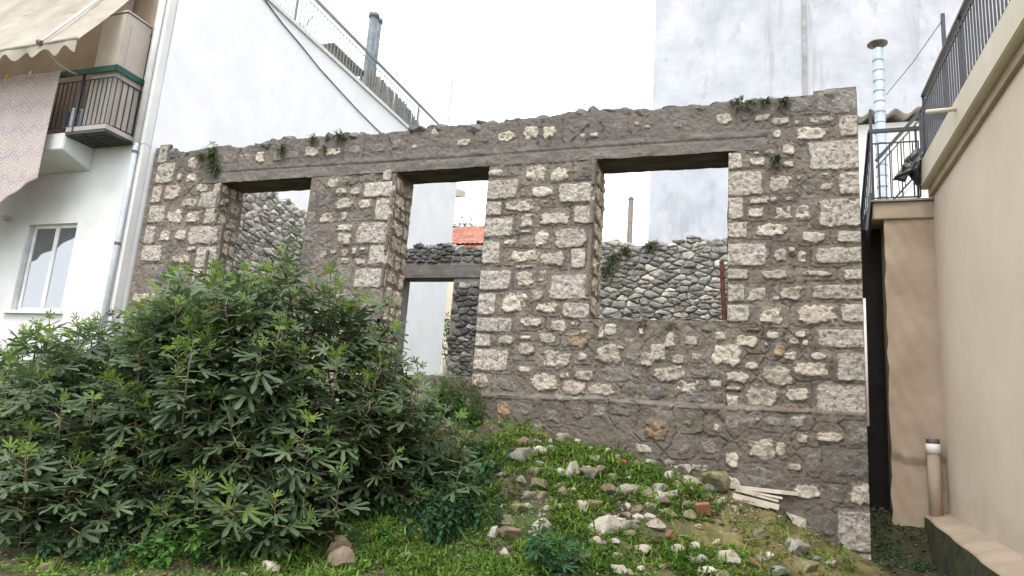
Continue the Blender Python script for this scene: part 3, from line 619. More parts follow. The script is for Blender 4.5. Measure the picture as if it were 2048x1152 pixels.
# ================================================================== rubble walls of the ruin
def clip(poly, px, pz, nx, nz):
    out = []
    for i in range(len(poly)):
        a, b = poly[i], poly[(i + 1) % len(poly)]
        da = (a[0] - px) * nx + (a[1] - pz) * nz; db = (b[0] - px) * nx + (b[1] - pz) * nz
        if da <= 0: out.append(a)
        if (da <= 0) != (db <= 0):
            t = da / (da - db); out.append((a[0] + (b[0] - a[0]) * t, a[1] + (b[1] - a[1]) * t))
    return out
def cells(u0, u1, v0, v1, su, sv, seed, holes=(), top=None):
    r = random.Random(seed); S = []
    v = v0; row = 0
    while v < v1:
        u = u0 - (su * .5 if row % 2 else 0)
        while u < u1 + su:
            if r.random() < .5: S += [(u + r.uniform(-.1, .1) * su, v + .2 * sv), (u + r.uniform(.3, .5) * su, v + .7 * sv)]
            else: S.append((u + r.uniform(-.34, .34) * su, v + sv * .5 + r.uniform(-.30, .30) * sv))
            u += su * r.uniform(.8, 1.35)
        v += sv; row += 1
    A = np.array(S); k = su / sv * 1.15; out = []
    for i, (a, b) in enumerate(S):
        d = (A[:, 0] - a) ** 2 + ((A[:, 1] - b) * k) ** 2; nb = np.argsort(d)[1:16]
        poly = [(u0, v0), (u1, v0), (u1, v1), (u0, v1)]
        for j in nb:
            nx, nz = A[j, 0] - a, (A[j, 1] - b) * k * k
            poly = clip(poly, (a + A[j, 0]) / 2, (b + A[j, 1]) / 2, nx, nz)
            if len(poly) < 3: break
        if len(poly) < 3: continue
        P = np.array(poly); c = P.mean(0)
        if any(h[0] - .02 < c[0] < h[1] + .02 and h[2] - .02 < c[1] < h[3] + .02 for h in holes): continue
        for h in holes:
            P[:, 0] = np.where((P[:, 1] > h[2] - .02) & (P[:, 1] < h[3] + .02), np.where(c[0] <= h[0], np.minimum(P[:, 0], h[0]), np.where(c[0] >= h[1], np.maximum(P[:, 0], h[1]), P[:, 0])), P[:, 0])
        if top is not None and c[1] > top(c[0]): continue
        out.append(P)
    return out
def cell_stone(P, seed, gap=.006, bulge=.024, back=.09):
    r = np.random.default_rng(seed); c = P.mean(0)
    # resample the outline to 12 points, pull in by the joint
    n = 14; L = np.r_[0, np.cumsum(np.linalg.norm(np.roll(P, -1, 0) - P, axis=1))]; Q = np.vstack([P, P[:1]])
    t = np.linspace(0, L[-1], n, endpoint=False); R = np.stack([np.interp(t, L, Q[:, 0]), np.interp(t, L, Q[:, 1])], -1)
    R = R + r.normal(0, .007, R.shape); d = R - c; ln = np.maximum(np.linalg.norm(d, axis=1, keepdims=True), 1e-4); R = c + d * np.maximum(ln - gap - r.uniform(0, .012, (n, 1)), ln * .5) / ln
    tilt = r.normal(0, .09, 2); prot = r.uniform(-.012, .03)
    V = []
    for s, dep in ((1.0, back), (1.0, .014), (.91, -.5 * bulge), (.55, -bulge * .9)):
        S = c + (R - c) * s
        y = dep - (prot if s < 1 or dep < .05 else 0) + (S - c) @ tilt * (1 if dep < .05 else 0) + (r.normal(0, .011, n) if dep < .05 else 0)
        V.append(np.stack([S[:, 0], y, S[:, 1]], -1))
    V.append(np.array([[c[0], -bulge - prot, c[1]]])); V = np.vstack(V); Fc = []
    for k in range(3):
        for i in range(n):
            a, b = k * n + i, k * n + (i + 1) % n; Fc += [(a, b, b + n), (a, b + n, a + n)]
    for i in range(n): Fc.append((3 * n + i, 3 * n + (i + 1) % n, 4 * n))
    return V, np.array(Fc)
def rubble(T, cl, frame, mats, seed, limit=290):
    """frame maps local (u, depth, v) to world; the stones that show largest become parts, the rest one joined part"""
    items = []
    for i, P in enumerate(cl):
        V, Fc = cell_stone(P, seed + i); Wv = frame(V); c = Wv.mean(0); px, py, dz = proj(c)
        vis = any(o[0] - .12 < c[0] * YW / c[1] < o[1] + .12 and o[2] - .12 < c[2] * YW / c[1] < o[3] + .12 for o in OPEN)
        area = np.ptp(P[:, 0]) * np.ptp(P[:, 1]); items.append((vis, area, Wv, Fc, c, i))
    items.sort(key=lambda t: (-t[0], -t[1])); rest = []
    for n, (vis, ar, Wv, Fc, c, i) in enumerate(items):
        m = mats[(i * 7919) % len(mats)]
        if n < limit and (vis or n < 60): link('stone', mesh('stone', Wv - c, Fc, m, False), T, loc=tuple(c))
        else: rest.append((Wv, Fc))
    if rest:
        Vs, Fs, k = [], [], 0
        for Wv, Fc in rest: Vs.append(Wv); Fs.append(Fc + k); k += len(Wv)
        link('stone', mesh('stone', np.vstack(Vs), np.vstack(Fs), mats[0]), T, loc=(0, 0, 0), kind='stuff')
YB = 15.0
DOOR = (-8.28, -6.88, .4, 3.52)
def back_wall():
    T = thing('rubble_back_wall', 'low grey rubble back wall of the ruin with a doorway under a concrete lintel', 'wall', (-4.8, YB + .25, .5))
    top = lambda u: 4.30 + .07 * math.sin(u * 3.1) + .05 * math.sin(u * 7.7)
    hz = [DOOR, (DOOR[0] - .35, DOOR[1] + .85, 3.45, 3.86)]
    A = cells(-5.6, 1.2, .55, 4.42, .27, .165, 61, hz, top); B = cells(-10.75, -5.6, .55, 4.42, .25, .16, 62, hz, top)
    fr = lambda V: np.stack([V[:, 0], YB + V[:, 1], V[:, 2]], -1)
    mb = MB(); 
    for a, b, c, d in ((-10.75, DOOR[0] - .01, .3, 4.22), (DOOR[1] + .01, 1.2, .3, 4.22), (DOOR[0] - .01, DOOR[1] + .01, 3.6, 4.25)): mb.box(a, b, YB + .012, YB + .5, c, d)
    mb.obj('core', 'earth_mortar', T)
    rubble(T, A, fr, ['rubble_grey', 'rubble_grey', 'rubble_pale', 'rubble_grey'], 6100, 225)
    rubble(T, B, fr, ['rubble_dark', 'rubble_dark', 'rubble_grey'], 6900, 70)
    V, Fq = rough_sheet((DOOR[0] - .3, YB - .02, 3.52), (1, 0, 0), (0, 0, 1), (0, -1, 0), DOOR[1] - DOOR[0] + 1.1, .30, .02, 5, .03, 66)
    L = link('lintel', mesh('lintel', V, Fq[:, ::-1].copy(), 'lintel', True), T, loc=(0, 0, 0))
    MB().box(DOOR[0] - .28, DOOR[1] + .78, YB + .005, YB + .48, 3.525, 3.81).obj('beam_core', 'lintel', L)
    ms = [mesh('capstone', V, Fc, 'rubble_grey', True) for V, Fc in PROTO_S[:5]]
    x = -10.6
    while x < 1.1:
        w = rnd.uniform(.16, .3)
        link('capstone', ms[rnd.randrange(5)], T, loc=(x + w / 2, YB + .16 + rnd.uniform(-.04, .04), top(x) - .06), rot=(rnd.uniform(-.5, .5), rnd.uniform(-.5, .5), rnd.uniform(0, 6)), scale=(w * .6, .17, rnd.uniform(.08, .14)))
        x += w * .95
    return T
BW = back_wall()
XS = -10.62
def side_wall():
    T = thing('rubble_side_wall', 'pale rubble side wall of the ruin against the white building', 'wall', (XS - .3, 12.8, .5))
    top = lambda u: 5.14 - .035 * (u - 10.6) - .35 * max(0, u - 14.2) + .05 * math.sin(u * 9)
    A = cells(YI + .01, YB + .3, .55, 5.2, .26, .175, 71, (), top)
    fr = lambda V: np.stack([XS - V[:, 1], V[:, 0], V[:, 2]], -1)
    mb = MB(); n = 24; ys = np.linspace(YI + .01, YB + .3, n + 1)
    for i in range(n): mb.box(XL - .0, XS - .012, ys[i], ys[i + 1], .3, top((ys[i] + ys[i + 1]) / 2) - .08)
    mb.obj('core', 'earth_mortar_pale', T)
    rubble(T, A, fr, ['rubble_pale', 'rubble_pale', 'rubble_pale', 'rubble_grey'], 7100, 290)
    ms = [mesh('capstone', V, Fc, 'rubble_grey', True) for V, Fc in PROTO_S[:5]]
    y = YI + .1
    while y < YB:
        w = rnd.uniform(.16, .3)
        link('capstone', ms[rnd.randrange(5)], T, loc=(XS - .16, y + w / 2, top(y) - .05), rot=(rnd.uniform(-.5, .5), rnd.uniform(-.5, .5), rnd.uniform(0, 6)), scale=(.17, w * .6, rnd.uniform(.08, .14)))
        y += w
side_wall()
# rusty steel post standing on the window sill
a = onY(1449, 646, YW + .08); b = onY(1443, 522, YW + .08)
mb = MB(); mb.bar(a + [0, 0, -.05], b, .055, .006); mb.bar(a + [.028, .027, -.05], b + [.028, .027, 0], .006, .055); mb.bar(a + [-.028, .027, -.05], b + [-.028, .027, 0], .006, .055)
mb.obj('steel_post', 'rust', label='rusty steel channel post standing on the right-hand window sill', cat='post')

# ================================================================== left: white apartment building
FY, BXR = 9.95, -11.32
def railing(parent, name, pts, z0, z1, step, mat, rb=.008, rail=.018, bname='baluster', mid=None):
    """top and bottom bars along pts plus one mesh per baluster"""
    mb = MB()
    for a, b in zip(pts[:-1], pts[1:]):
        for zz in (z0, z1): mb.bar((a[0], a[1], zz), (b[0], b[1], zz), rail, rail)
    for a in (pts[0], pts[-1]): mb.bar((a[0], a[1], z0 - .008), (a[0], a[1], z1 + .008), rail * .9, rail * .9)
    R = mb.obj(name, mat, parent)
    bm_ = MB().bar((0, 0, 0), (0, 0, z1 - z0), rb * 2, rb * 2); me = mesh(bname, bm_.V, bm_.F, mat)
    for a, b in zip(pts[:-1], pts[1:]):
        a, b = np.array(a, float), np.array(b, float); n = max(1, int(np.linalg.norm(b - a) / step))
        for i in range(n + (1 if b is pts[-1] else 0)):
            p = a + (b - a) * (i + .5) / n; link(bname, me, R, loc=(p[0], p[1], z0))
    return R
def left_building():
    T = thing('apartment_building', 'white rendered apartment block with balcony and roof terrace beside the ruin', 'building', (-14, 17, -1.5))
    zr, yr = 9.87, 24.2
    # side wall and rear
    V, Fq = rough_sheet((BXR, FY, -1.5), (0, 1, 0), (0, 0, 1), (1, 0, 0), yr - FY, zr + 1.5, .012, .8, .35, 81)
    MB().box(-20, BXR - .03, FY + .02, yr, -1.5, zr - .02).obj('core', 'white_render', T)
    link('side_wall', mesh('side_wall', V, Fq, 'white_render', True), T, loc=(0, 0, 0))
    # front facade: lower storey white with a window opening, upper storey tan
    wx0, wx1, wz0, wz1 = -14.04, -12.68, 1.68, 3.45
    mb = MB()
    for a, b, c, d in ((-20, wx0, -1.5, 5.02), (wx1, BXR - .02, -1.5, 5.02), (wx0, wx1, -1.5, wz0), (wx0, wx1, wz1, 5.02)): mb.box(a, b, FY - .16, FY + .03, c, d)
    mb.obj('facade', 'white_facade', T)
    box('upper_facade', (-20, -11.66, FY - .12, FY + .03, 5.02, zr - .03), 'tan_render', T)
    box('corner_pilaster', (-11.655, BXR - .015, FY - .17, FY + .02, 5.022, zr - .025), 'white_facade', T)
    # window
    wn = MB()
    wy = FY - .02
    for q in ((wx0 + .07, wx1, wz1 - .07, wz1), (wx0 + .07, wx1, wz0, wz0 + .07), (wx0 + .07, wx0 + .14, wz0 + .07, wz1 - .07), (wx1 - .07, wx1, wz0 + .07, wz1 - .07), (-13.36, -13.26, wz0 + .07, wz1 - .07)): wn.box(q[0], q[1], wy - .05, wy, q[2], q[3])
    Wd = wn.obj('window', 'white_paint', T, bevel=.006)
    for q in ((wx0 + .14, -13.36), (-13.26, wx1 - .07)): box('pane', (q[0], q[1], wy - .03, wy - .02, wz0 + .07, wz1 - .07), 'window_glass', Wd)
    box('shutter_guide', (wx0, wx0 + .065, wy - .09, wy + .0, wz0, wz1), 'grey_plastic', Wd)
    box('sill', (wx0 - .12, wx1 + .1, FY - .24, FY - .02, wz0 - .06, wz0 - .004), 'white_paint', Wd)
    # balcony slab, steel extension, rail
    bx, by, bz = -11.62, 9.13, 5.06
    mb = MB(); mb.hexa([(-20, by, 4.72), (-12.62, by, 4.72), (-12.62, FY - .16, 4.52), (-20, FY - .16, 4.52), (-20, by, bz), (-12.62, by, bz), (-12.62, FY - .16, bz), (-20, FY - .16, bz)])
    mb.obj('balcony_slab', 'white_facade', T, bevel=.015)
    G = MB().bar((-12.62, by + .01, bz - .03), (bx, by + .01, bz - .03), .03, .06).bar((bx, by, bz - .03), (bx, FY - .17, bz - .03), .03, .06).bar((-12.2, by, bz - .05), (-12.2, FY - .17, bz - .05), .03, .04).obj('platform_frame', 'black_iron', T)
    gb = MB().bar((0, 0, 0), (1.0, 0, 0), .03, .012); me = mesh('platform_bar', gb.V, gb.F, 'black_iron')
    y = by + .06
    while y < FY - .2: link('platform_bar', me, G, loc=(-12.62, y, bz - .075)); y += .075
    box('toe_board', (-12.62, bx + .01, by - .012, by + .002, bz - .0, bz + .09), 'cabinet', T); box('toe_board', (bx + .004, bx + .018, by, FY - .17, bz, bz + .09), 'cabinet', T)
    railing(T, 'balcony_railing', [(-19, by), (bx, by), (bx, FY - .17)], bz + .1, 6.12, .115, 'black_iron')
    mb = MB(); mb.bar((-19, by - .02, 6.30), (bx + .02, by - .02, 6.30), .03, .12); mb.bar((bx + .02, by - .035, 6.30), (bx + .02, FY - .17, 6.30), .03, .12)
    mb.obj('rail_band', 'green_band', T)
    box('rail_post', (-12.46, -12.42, by - .02, by + .02, bz, 6.25), 'black_iron', T)
    # roof slab edge, terrace railing
    MB().box(-20, BXR + .06, FY - .1, yr + .3, zr, zr + .10).obj('roof_slab', 'white_facade', T)
    railing(T, 'terrace_railing', [(BXR + .0, FY), (BXR + .0, yr)], zr + .14, zr + 1.0, .16, 'grey_iron', .008, .02)
    MB().bar((BXR, FY, zr + 1.2), (BXR, yr, zr + 1.2), .05, .09).obj('handrail', 'grey_iron', T)
    for y in (FY + .3, 13.5, 17, 20.5, 24): box('rail_post', (BXR - .02, BXR + .02, y - .02, y + .02, zr + .1, zr + 1.18), 'grey_iron', T)
    # drain pipes at the corner
    px = -11.47
    mb = MB(); mb.tube([(px, FY - .23, 4.95), (px, FY - .23, 9.8)], .055, 12); mb.obj('drainpipe', 'white_paint', T, smooth=True)
    mb = MB(); mb.tube([(px + .01, FY - .23, -.2), (px + .01, FY - .23, 5.0)], .05, 12); dp = mb.obj('drainpipe', 'grey_plastic', T, smooth=True)
    for z in (1.2, 2.95, 4.8): MB().tube([(px + .01, FY - .23, z), (px + .01, FY - .23, z + .05)], .058, 12).obj('pipe_clip', 'zinc_dark', dp)
    p = onY(13, 436, FY - .2); MB().tube([(p[0], FY - .15, p[2]), (p[0], FY - .26, p[2])], .06, 14).obj('vent_pipe', 'grey_plastic', T)
    # far end: cornice
    MB().hexa([(-20, yr, 9.0), (BXR, yr, 9.0), (BXR + .0, yr + .9, 9.25), (-20, yr + .9, 9.25), (-20, yr, 9.3), (BXR, yr, 9.3), (BXR, yr + .9, 9.5), (-20, yr + .9, 9.5)]).obj('cornice', 'cream_slab', T)
    # cable
    cp = [onX(q[0], q[1], BXR + .03) for q in ((500, -40), (530, 0), (565, 47), (600, 88), (640, 138), (680, 182), (715, 220), (750, 255), (800, 300))]
    MB().tube(cp, .016, 6).obj('cable', 'cable', T)
    return T
left_building()
def rooftop():
    zr = 9.97
    for q, lab in (((748, 35), 'thick grey flue pipe rising above the white roof terrace'), ((757, 45), 'thinner grey flue pipe behind the thick one on the roof terrace')):
        p = onX(q[0], q[1], -12.6 if q[0] < 750 else -12.9); r = .15 if q[0] < 750 else .12
        T = thing('flue_pipe', lab, 'flue', (p[0], p[1], zr))
        MB().tube([(p[0], p[1], zr - .02), (p[0], p[1], p[2])], r, 14).obj('pipe', 'flue_grey', T, smooth=True)
        MB().tube([(p[0], p[1], p[2] - .02), (p[0], p[1], p[2] + .12)], r * 1.25, 14).obj('cowl', 'flue_grey', T, smooth=True)
    T = thing('reed_screen', 'grey reed screen behind the roof terrace railing', 'screen', (-11.7, 20.7, zr))
    a, b = np.array([-11.62, 17.4]), np.array([-11.62, 23.4]); n = 70
    for i in range(n):
        p = a + (b - a) * i / (n - 1); h = .98 * (1 - .75 * sst(.35, 1, i / n)) + rnd.uniform(-.06, .06)
        c = MB().tube([(0, 0, 0), (rnd.uniform(-.02, .02), rnd.uniform(-.02, .02), h)], .03, 5); link('reed', mesh('reed', c.V, c.F, 'reed'), T, loc=(p[0], p[1], zr - .01))
    MB().bar((a[0], a[1], zr + .2), (b[0], b[1], zr + .2), .02, .03).obj('binding', 'reed', T)
    T = thing('slatted_table', 'slatted timber table behind the roof terrace railing', 'table', (-12.2, 16.7, zr))
    for x in (-11.75, -12.7):
        for y in (15.9, 17.4): box('leg', (x - .03, x + .03, y - .03, y + .03, zr - .01, zr + .70), 'timber', T)
    for i in range(9): x = -12.8 + i * .13; box('slat', (x, x + .10, 15.7, 17.6, zr + .705, zr + .74), 'timber', T)
    T = thing('folding_chair', 'pale blue folding chair at the terrace railing', 'chair', (-11.8, 14.4, zr))
    MB().bar((-11.75, 14.2, zr), (-11.75, 14.7, zr + .95), .03, .03).bar((-11.75, 14.7, zr), (-11.75, 14.25, zr + .5), .03, .03).bar((-12.15, 14.2, zr), (-12.15, 14.7, zr + .95), .03, .03).bar((-12.15, 14.7, zr), (-12.15, 14.25, zr + .5), .03, .03).obj('frame', 'grey_plastic', T)
    MB().box(-12.15, -11.75, 14.25, 14.62, zr + .42, zr + .45).obj('seat', 'white_paint', T)
    MB().hexa([(-12.15, 14.54, zr + .6), (-11.75, 14.54, zr + .6), (-11.75, 14.56, zr + .6), (-12.15, 14.56, zr + .6), (-12.15, 14.7, zr + .93), (-11.75, 14.7, zr + .93), (-11.75, 14.72, zr + .93), (-12.15, 14.72, zr + .93)]).obj('backrest', 'white_paint', T)
rooftop()
# cabinet, bin, cloth and awning on the balcony
T = thing('balcony_cabinet', 'tall beige cupboard standing at the end of the balcony', 'cabinet', (-12.0, 9.5, 5.06))
box('body', (-12.30, -11.66, 9.17, 9.76, 5.0, 7.52), 'cabinet', T, bevel=.02)
box('top', (-12.33, -11.64, 9.15, 9.765, 7.525, 7.56), 'cabinet', T); box('door_panel', (-11.655, -11.64, 9.3, 9.74, 5.2, 7.3), 'cabinet', T)
box('corner_strip', (-12.42, -12.31, 9.3, 9.76, 5.06, 8.9), 'cabinet', T)
T = thing('plastic_drum', 'navy and grey plastic drum behind the balcony bars', 'drum', (-12.62, 9.32, 5.06))
MB().tube([(-12.62, 9.34, 5.0), (-12.62, 9.34, 5.55)], [.16, .17], 16).obj('drum_body', 'grey_plastic', T, smooth=True)
MB().tube([(-12.80, 9.33, 5.0), (-12.80, 9.33, 5.56)], .10, 12).obj('drum_wrap', 'navy_plastic', T, smooth=True)
MB().tube([(-12.62, 9.34, 5.55), (-12.62, 9.34, 5.58), (-12.62, 9.34, 5.62)], [.18, .18, .08], 16).obj('lid', 'white_paint', T, smooth=True)
def cloth():
    nu, nv = 70, 50; x0, x1 = -15.6, -12.94
    U, Vv = np.meshgrid(np.linspace(0, 1, nu), np.linspace(0, 1, nv), indexing='ij')
    X = x0 + (x1 - x0) * U + .06 * Vv * U
    zt = 6.34; zb = 2.75 + 1.32 * U
    Z = zt + (zb - zt) * Vv
    fold = .035 * np.sin(U * 34 + 1.5 * Vv) * (.25 + Vv) * (1 - .75 * U) + .02 * np.sin(U * 13 + 2 * Vv)
    Y = 9.05 - .03 - fold - .05 * Vv
    me = mesh('hanging_cloth', np.stack([X, Y, Z], -1).reshape(-1, 3), grid_faces(nu, nv), 'patterned_cloth', True)
    o = link('hanging_cloth', me, label='pink and violet patterned cloth hung over the balcony rail', cat='cloth')
    s = o.modifiers.new('thick', 'SOLIDIFY'); s.thickness = .006
    for x, m, lab in ((-14.42, 'yellow_peg', 'yellow clothes peg gripping the patterned cloth'), (-13.75, 'white_plastic', 'pale clothes peg gripping the patterned cloth')):
        MB().bar((x, 8.985, 6.28), (x + .008, 8.985, 6.40), .012, .02).bar((x - .018, 8.985, 6.30), (x - .03, 8.985, 6.39), .010, .02).obj('clothes_peg', m, label=lab, cat='peg')
cloth()
def awning():
    T = thing('awning', 'stained cream canvas awning with scalloped valance over the balcony', 'awning', (-15, 9.2, 6.5))
    xr, y0, z0 = -11.78, 8.40, 6.52; y1, z1 = FY - .13, 8.95
    nu, nv = 90, 24; U, Vv = np.meshgrid(np.linspace(0, 1, nu), np.linspace(0, 1, nv), indexing='ij')
    X = -19.5 + (xr + 19.5) * U; Y = y0 + (y1 - y0) * Vv; Z = z0 + (z1 - z0) * Vv - .10 * np.sin(Vv * math.pi) * (1 + .3 * np.sin(U * 60))
    link('fabric', mesh('fabric', np.stack([X, Y, Z], -1).reshape(-1, 3), grid_faces(nu, nv), 'canvas', True), T, loc=(0, 0, 0))
    nu = 260; U, Vv = np.meshgrid(np.linspace(0, 1, nu), np.linspace(0, 1, 8), indexing='ij'); X = -19.5 + (xr + 19.5) * U
    dep = .20 + .075 * np.cos((X - xr) / .52 * math.pi * 2)
    link('valance', mesh('valance', np.stack([X, y0 - .03 + .03 * np.sin(X * 8) * Vv, z0 - .02 - dep * Vv], -1).reshape(-1, 3), grid_faces(nu, 8), 'canvas', True), T, loc=(0, 0, 0))
    MB().tube([(-19.5, y0 - .02, z0 - .015), (xr, y0 - .02, z0 - .015)], .032, 10).obj('front_bar', 'canvas', T, smooth=True)
    j = onY(80, 85, y0 - .06); w = onX(215, -15, j[0]); e = onY(155, 150, 9.1)
    MB().tube([j, j + (w - j) * .6, w + (w - j) * .25], .026, 10).obj('arm', 'white_paint', T, smooth=True)
    m = (j + e) / 2 + np.array([0, -.02, -.10])
    MB().tube([j, j * .5 + m * .5 + np.array([0, 0, -.03]), m, m * .4 + e * .6 + np.array([0, 0, -.02]), e], .022, 10).obj('arm', 'canvas', T, smooth=True)
    MB().tube([j + [-.05, 0, .02], j + [.05, 0, -.02]], .05, 8).obj('arm_joint', 'zinc_dark', T)
awning()

# ================================================================== right: beige building with terrace, landing and passage
def right_building():
    T = thing('beige_building', 'beige rendered house with overhanging terrace and black railings', 'building', (4, 8, -1.4))
    xb, yp = 2.25, 10.62
    V, Fq = rough_sheet((xb, -2, -1.6), (0, 1, 0), (0, 0, 1), (-1, 0, 0), yp + 2, 5.35, .015, .7, .2, 91)
    link('side_wall', mesh('side_wall', V, Fq[:, ::-1].copy(), 'beige_render', True), T, loc=(0, 0, 0))
    MB().box(xb + .03, 9, -2, 16, -1.6, 3.72).obj('core', 'beige_render', T)
    # pier under the landing: worn front face, ragged left edge
    nz = 90; zs = np.linspace(-1.3, 3.28, nz); Vp = []
    for z in zs:
        xl = 1.615 + .0045 * (z + 1) + .018 * float(fbm(np.array([[0, 0, z * 5.]]), 4, 3)[0])
        yo = .035 * float(sst(-.05, .02, z - .02 - .03 * math.sin(z * 9))) 
        for k, x in enumerate(np.linspace(0, 1, 24)):
            xx = xl + (xb + .02 - xl) * x
            cr = .02 * math.sin(xx * 9)
            yy = yp + .03 - (.05 if z > .04 + cr else 0.0) + .006 * math.sin(xx * 31 + z * 13)
            Vp.append((xx, yy, z))
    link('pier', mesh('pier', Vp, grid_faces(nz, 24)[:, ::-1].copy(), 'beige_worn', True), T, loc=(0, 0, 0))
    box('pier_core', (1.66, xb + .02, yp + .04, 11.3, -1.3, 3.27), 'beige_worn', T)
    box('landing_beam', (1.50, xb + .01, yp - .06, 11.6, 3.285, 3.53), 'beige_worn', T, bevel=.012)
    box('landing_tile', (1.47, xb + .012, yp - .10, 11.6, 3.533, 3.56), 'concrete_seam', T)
    box('black_back_wall', (.9, 1.655, 11.05, 11.2, -1.3, 3.284), 'dull_black', T)  # plain near-black wall closing the gap left of the pier
    # terrace slab
    box('terrace_slab', (2.10, 9, -2, 10.66, 3.72, 4.08), 'cream_slab', T, bevel=.012)
    box('wall_band', (2.20, 2.26, -2, yp, 3.60, 3.717), 'beige_worn', T)
    # railings
    railing(T, 'terrace_railing', [(2.14, .5), (2.14, 10.36), (2.14, 10.62)], 4.12, 4.86, .105, 'black_iron', .009, .022)
    MB().bar((2.14, .5, 4.98), (2.14, 10.34, 4.98), .06, .035).obj('handrail', 'black_iron', T)
    for y in (10.34, 8.4, 6.4): box('rail_post', (2.125, 2.155, y - .015, y + .015, 4.08, 5.0), 'black_iron', T)
    railing(T, 'landing_railing', [(1.52, 10.58), (2.10, 10.58)], 3.60, 4.42, .13, 'black_iron', .008, .018)
    MB().bar((1.47, 10.58, 4.61), (2.12, 10.58, 4.61), .05, .05).obj('handrail', 'black_iron', T)
    box('rail_post', (1.49, 1.525, 10.563, 10.597, 3.56, 4.95), 'black_iron', T); box('rail_post', (2.06, 2.085, 10.565, 10.595, 3.56, 4.6), 'black_iron', T)
    # flight descending behind the landing: handrail, string and bars
    a, b = np.array([1.49, 10.6, 4.60]), np.array([1.45, 12.0, 2.95])
    mb = MB(); mb.bar(a, b, .05, .06); mb.bar(a - [0, 0, .95], b - [0, 0, .95], .04, .22); R = mb.obj('stair_railing', 'black_iron', T)
    c = MB().bar((0, 0, 0), (0, 0, .95), .014, .014); me = mesh('baluster', c.V, c.F, 'black_iron')
    for i in range(12): p = a + (b - a) * (i + .5) / 12; link('baluster', me, R, loc=tuple(p - [0, 0, .95]))
    a, b = onY(1752, 322, 12.0), onY(1848, 215, 12.0)
    mb = MB(); mb.bar(a, b, .05, .05); mb.bar(a - [0, 0, .12], b - [0, 0, .12], .02, .02); mb.bar(a - [0, 0, .95], b - [0, 0, .95], .03, .03); R = mb.obj('stair_railing', 'black_iron', T)
    c = MB().bar((0, 0, 0), (0, 0, .85), .014, .014); me = mesh('baluster', c.V, c.F, 'black_iron')
    for i in range(8): p = a + (b - a) * (i + .5) / 8; link('baluster', me, R, loc=tuple(p - [0, 0, .95]))
    V0 = [(a[0], 12.03, a[2] - 1.25), (b[0] + .6, 12.03, b[2] - .6), (b[0] + .6, 12.9, b[2] - .6), (a[0], 12.9, a[2] - 1.25), (a[0], 12.03, a[2] - .98), (b[0] + .6, 12.03, b[2] - .33), (b[0] + .6, 12.9, b[2] - .33), (a[0], 12.9, a[2] - .98)]
    MB().hexa(V0).obj('stair_slab', 'white_facade', T)
    # upper flight rail far right
    p0, p1 = onX(1885, 28, 2.6), onX(1885, 190, 2.6)
    MB().bar((2.6, p0[1], 4.08), (2.6, p0[1], p0[2]), .05, .05).obj('rail_post', 'black_iron', T)
    # spout
    q = onX(1912, 218, 2.1); MB().tube([(2.12, q[1], q[2]), (1.80, q[1], q[2] - .01)], .025, 10).obj('drain_spout', 'cream_slab', T, smooth=True)
    # kerb
    P = [(1.96, 10.62, -1.5), (2.26, 10.62, -1.5), (2.26, -1, -1.5), (1.98, -1, -1.5), (1.96, 10.62, -.64), (2.26, 10.62, -.595), (2.26, -1, -1.15), (1.98, -1, -1.45)]
    n = 34; V = []; 
    for i in range(n + 1):
        t = i / n; y = 10.62 - 8.6 * t
        zo = np.interp(y, [2, 7.5, 10.6], [-1.35, -.9, -.64]); zi = np.interp(y, [2, 7.9, 10.87], [-1.05, -.76, -.59]); xo = 1.965 + .012 * math.sin(i * 1.7)
        V += [(xo, y, -1.6), (xo + .01, y, zo - .03), (xo + .035, y, zo), (2.26, y, zi)]
    kf = grid_faces(n + 1, 4); link('kerb', mesh('kerb', V, kf, ['beige_worn', 'dark_earth'], False, np.where(np.arange(len(kf)) % 3 == 0, 1, 0)), T, loc=(0, 0, 0))
    # drain pipe with grey cap
    p = onY(1871, 1010, 10.52); t = onY(1869, 885, 10.52)
    D = MB().tube([(p[0], 10.50, -.72), (p[0], 10.50, t[2] - .08)], .075, 16).obj('drainpipe', 'beige_worn', T, smooth=True)
    MB().tube([(p[0], 10.50, t[2] - .14), (p[0], 10.50, t[2] - .02)], .085, 16).obj('pipe_collar', 'white_plastic', D, smooth=True)
    MB().tube([(p[0], 10.50, t[2] - .04), (p[0], 10.50, t[2] + .04)], .078, 16).obj('pipe_cap', 'zinc_dark', D, smooth=True)
    return T
right_building()
a, b = onY(1731, 842, YW + .04), onY(1726, 597, YW + .04)
MB().tube([(XR + .015, YW + .04, a[2] - .06), (XR + .015, YW + .04, b[2])], .022, 10).obj('plastic_conduit', 'white_plastic', smooth=True, label='white plastic conduit running up the corner of the ruin', cat='pipe')
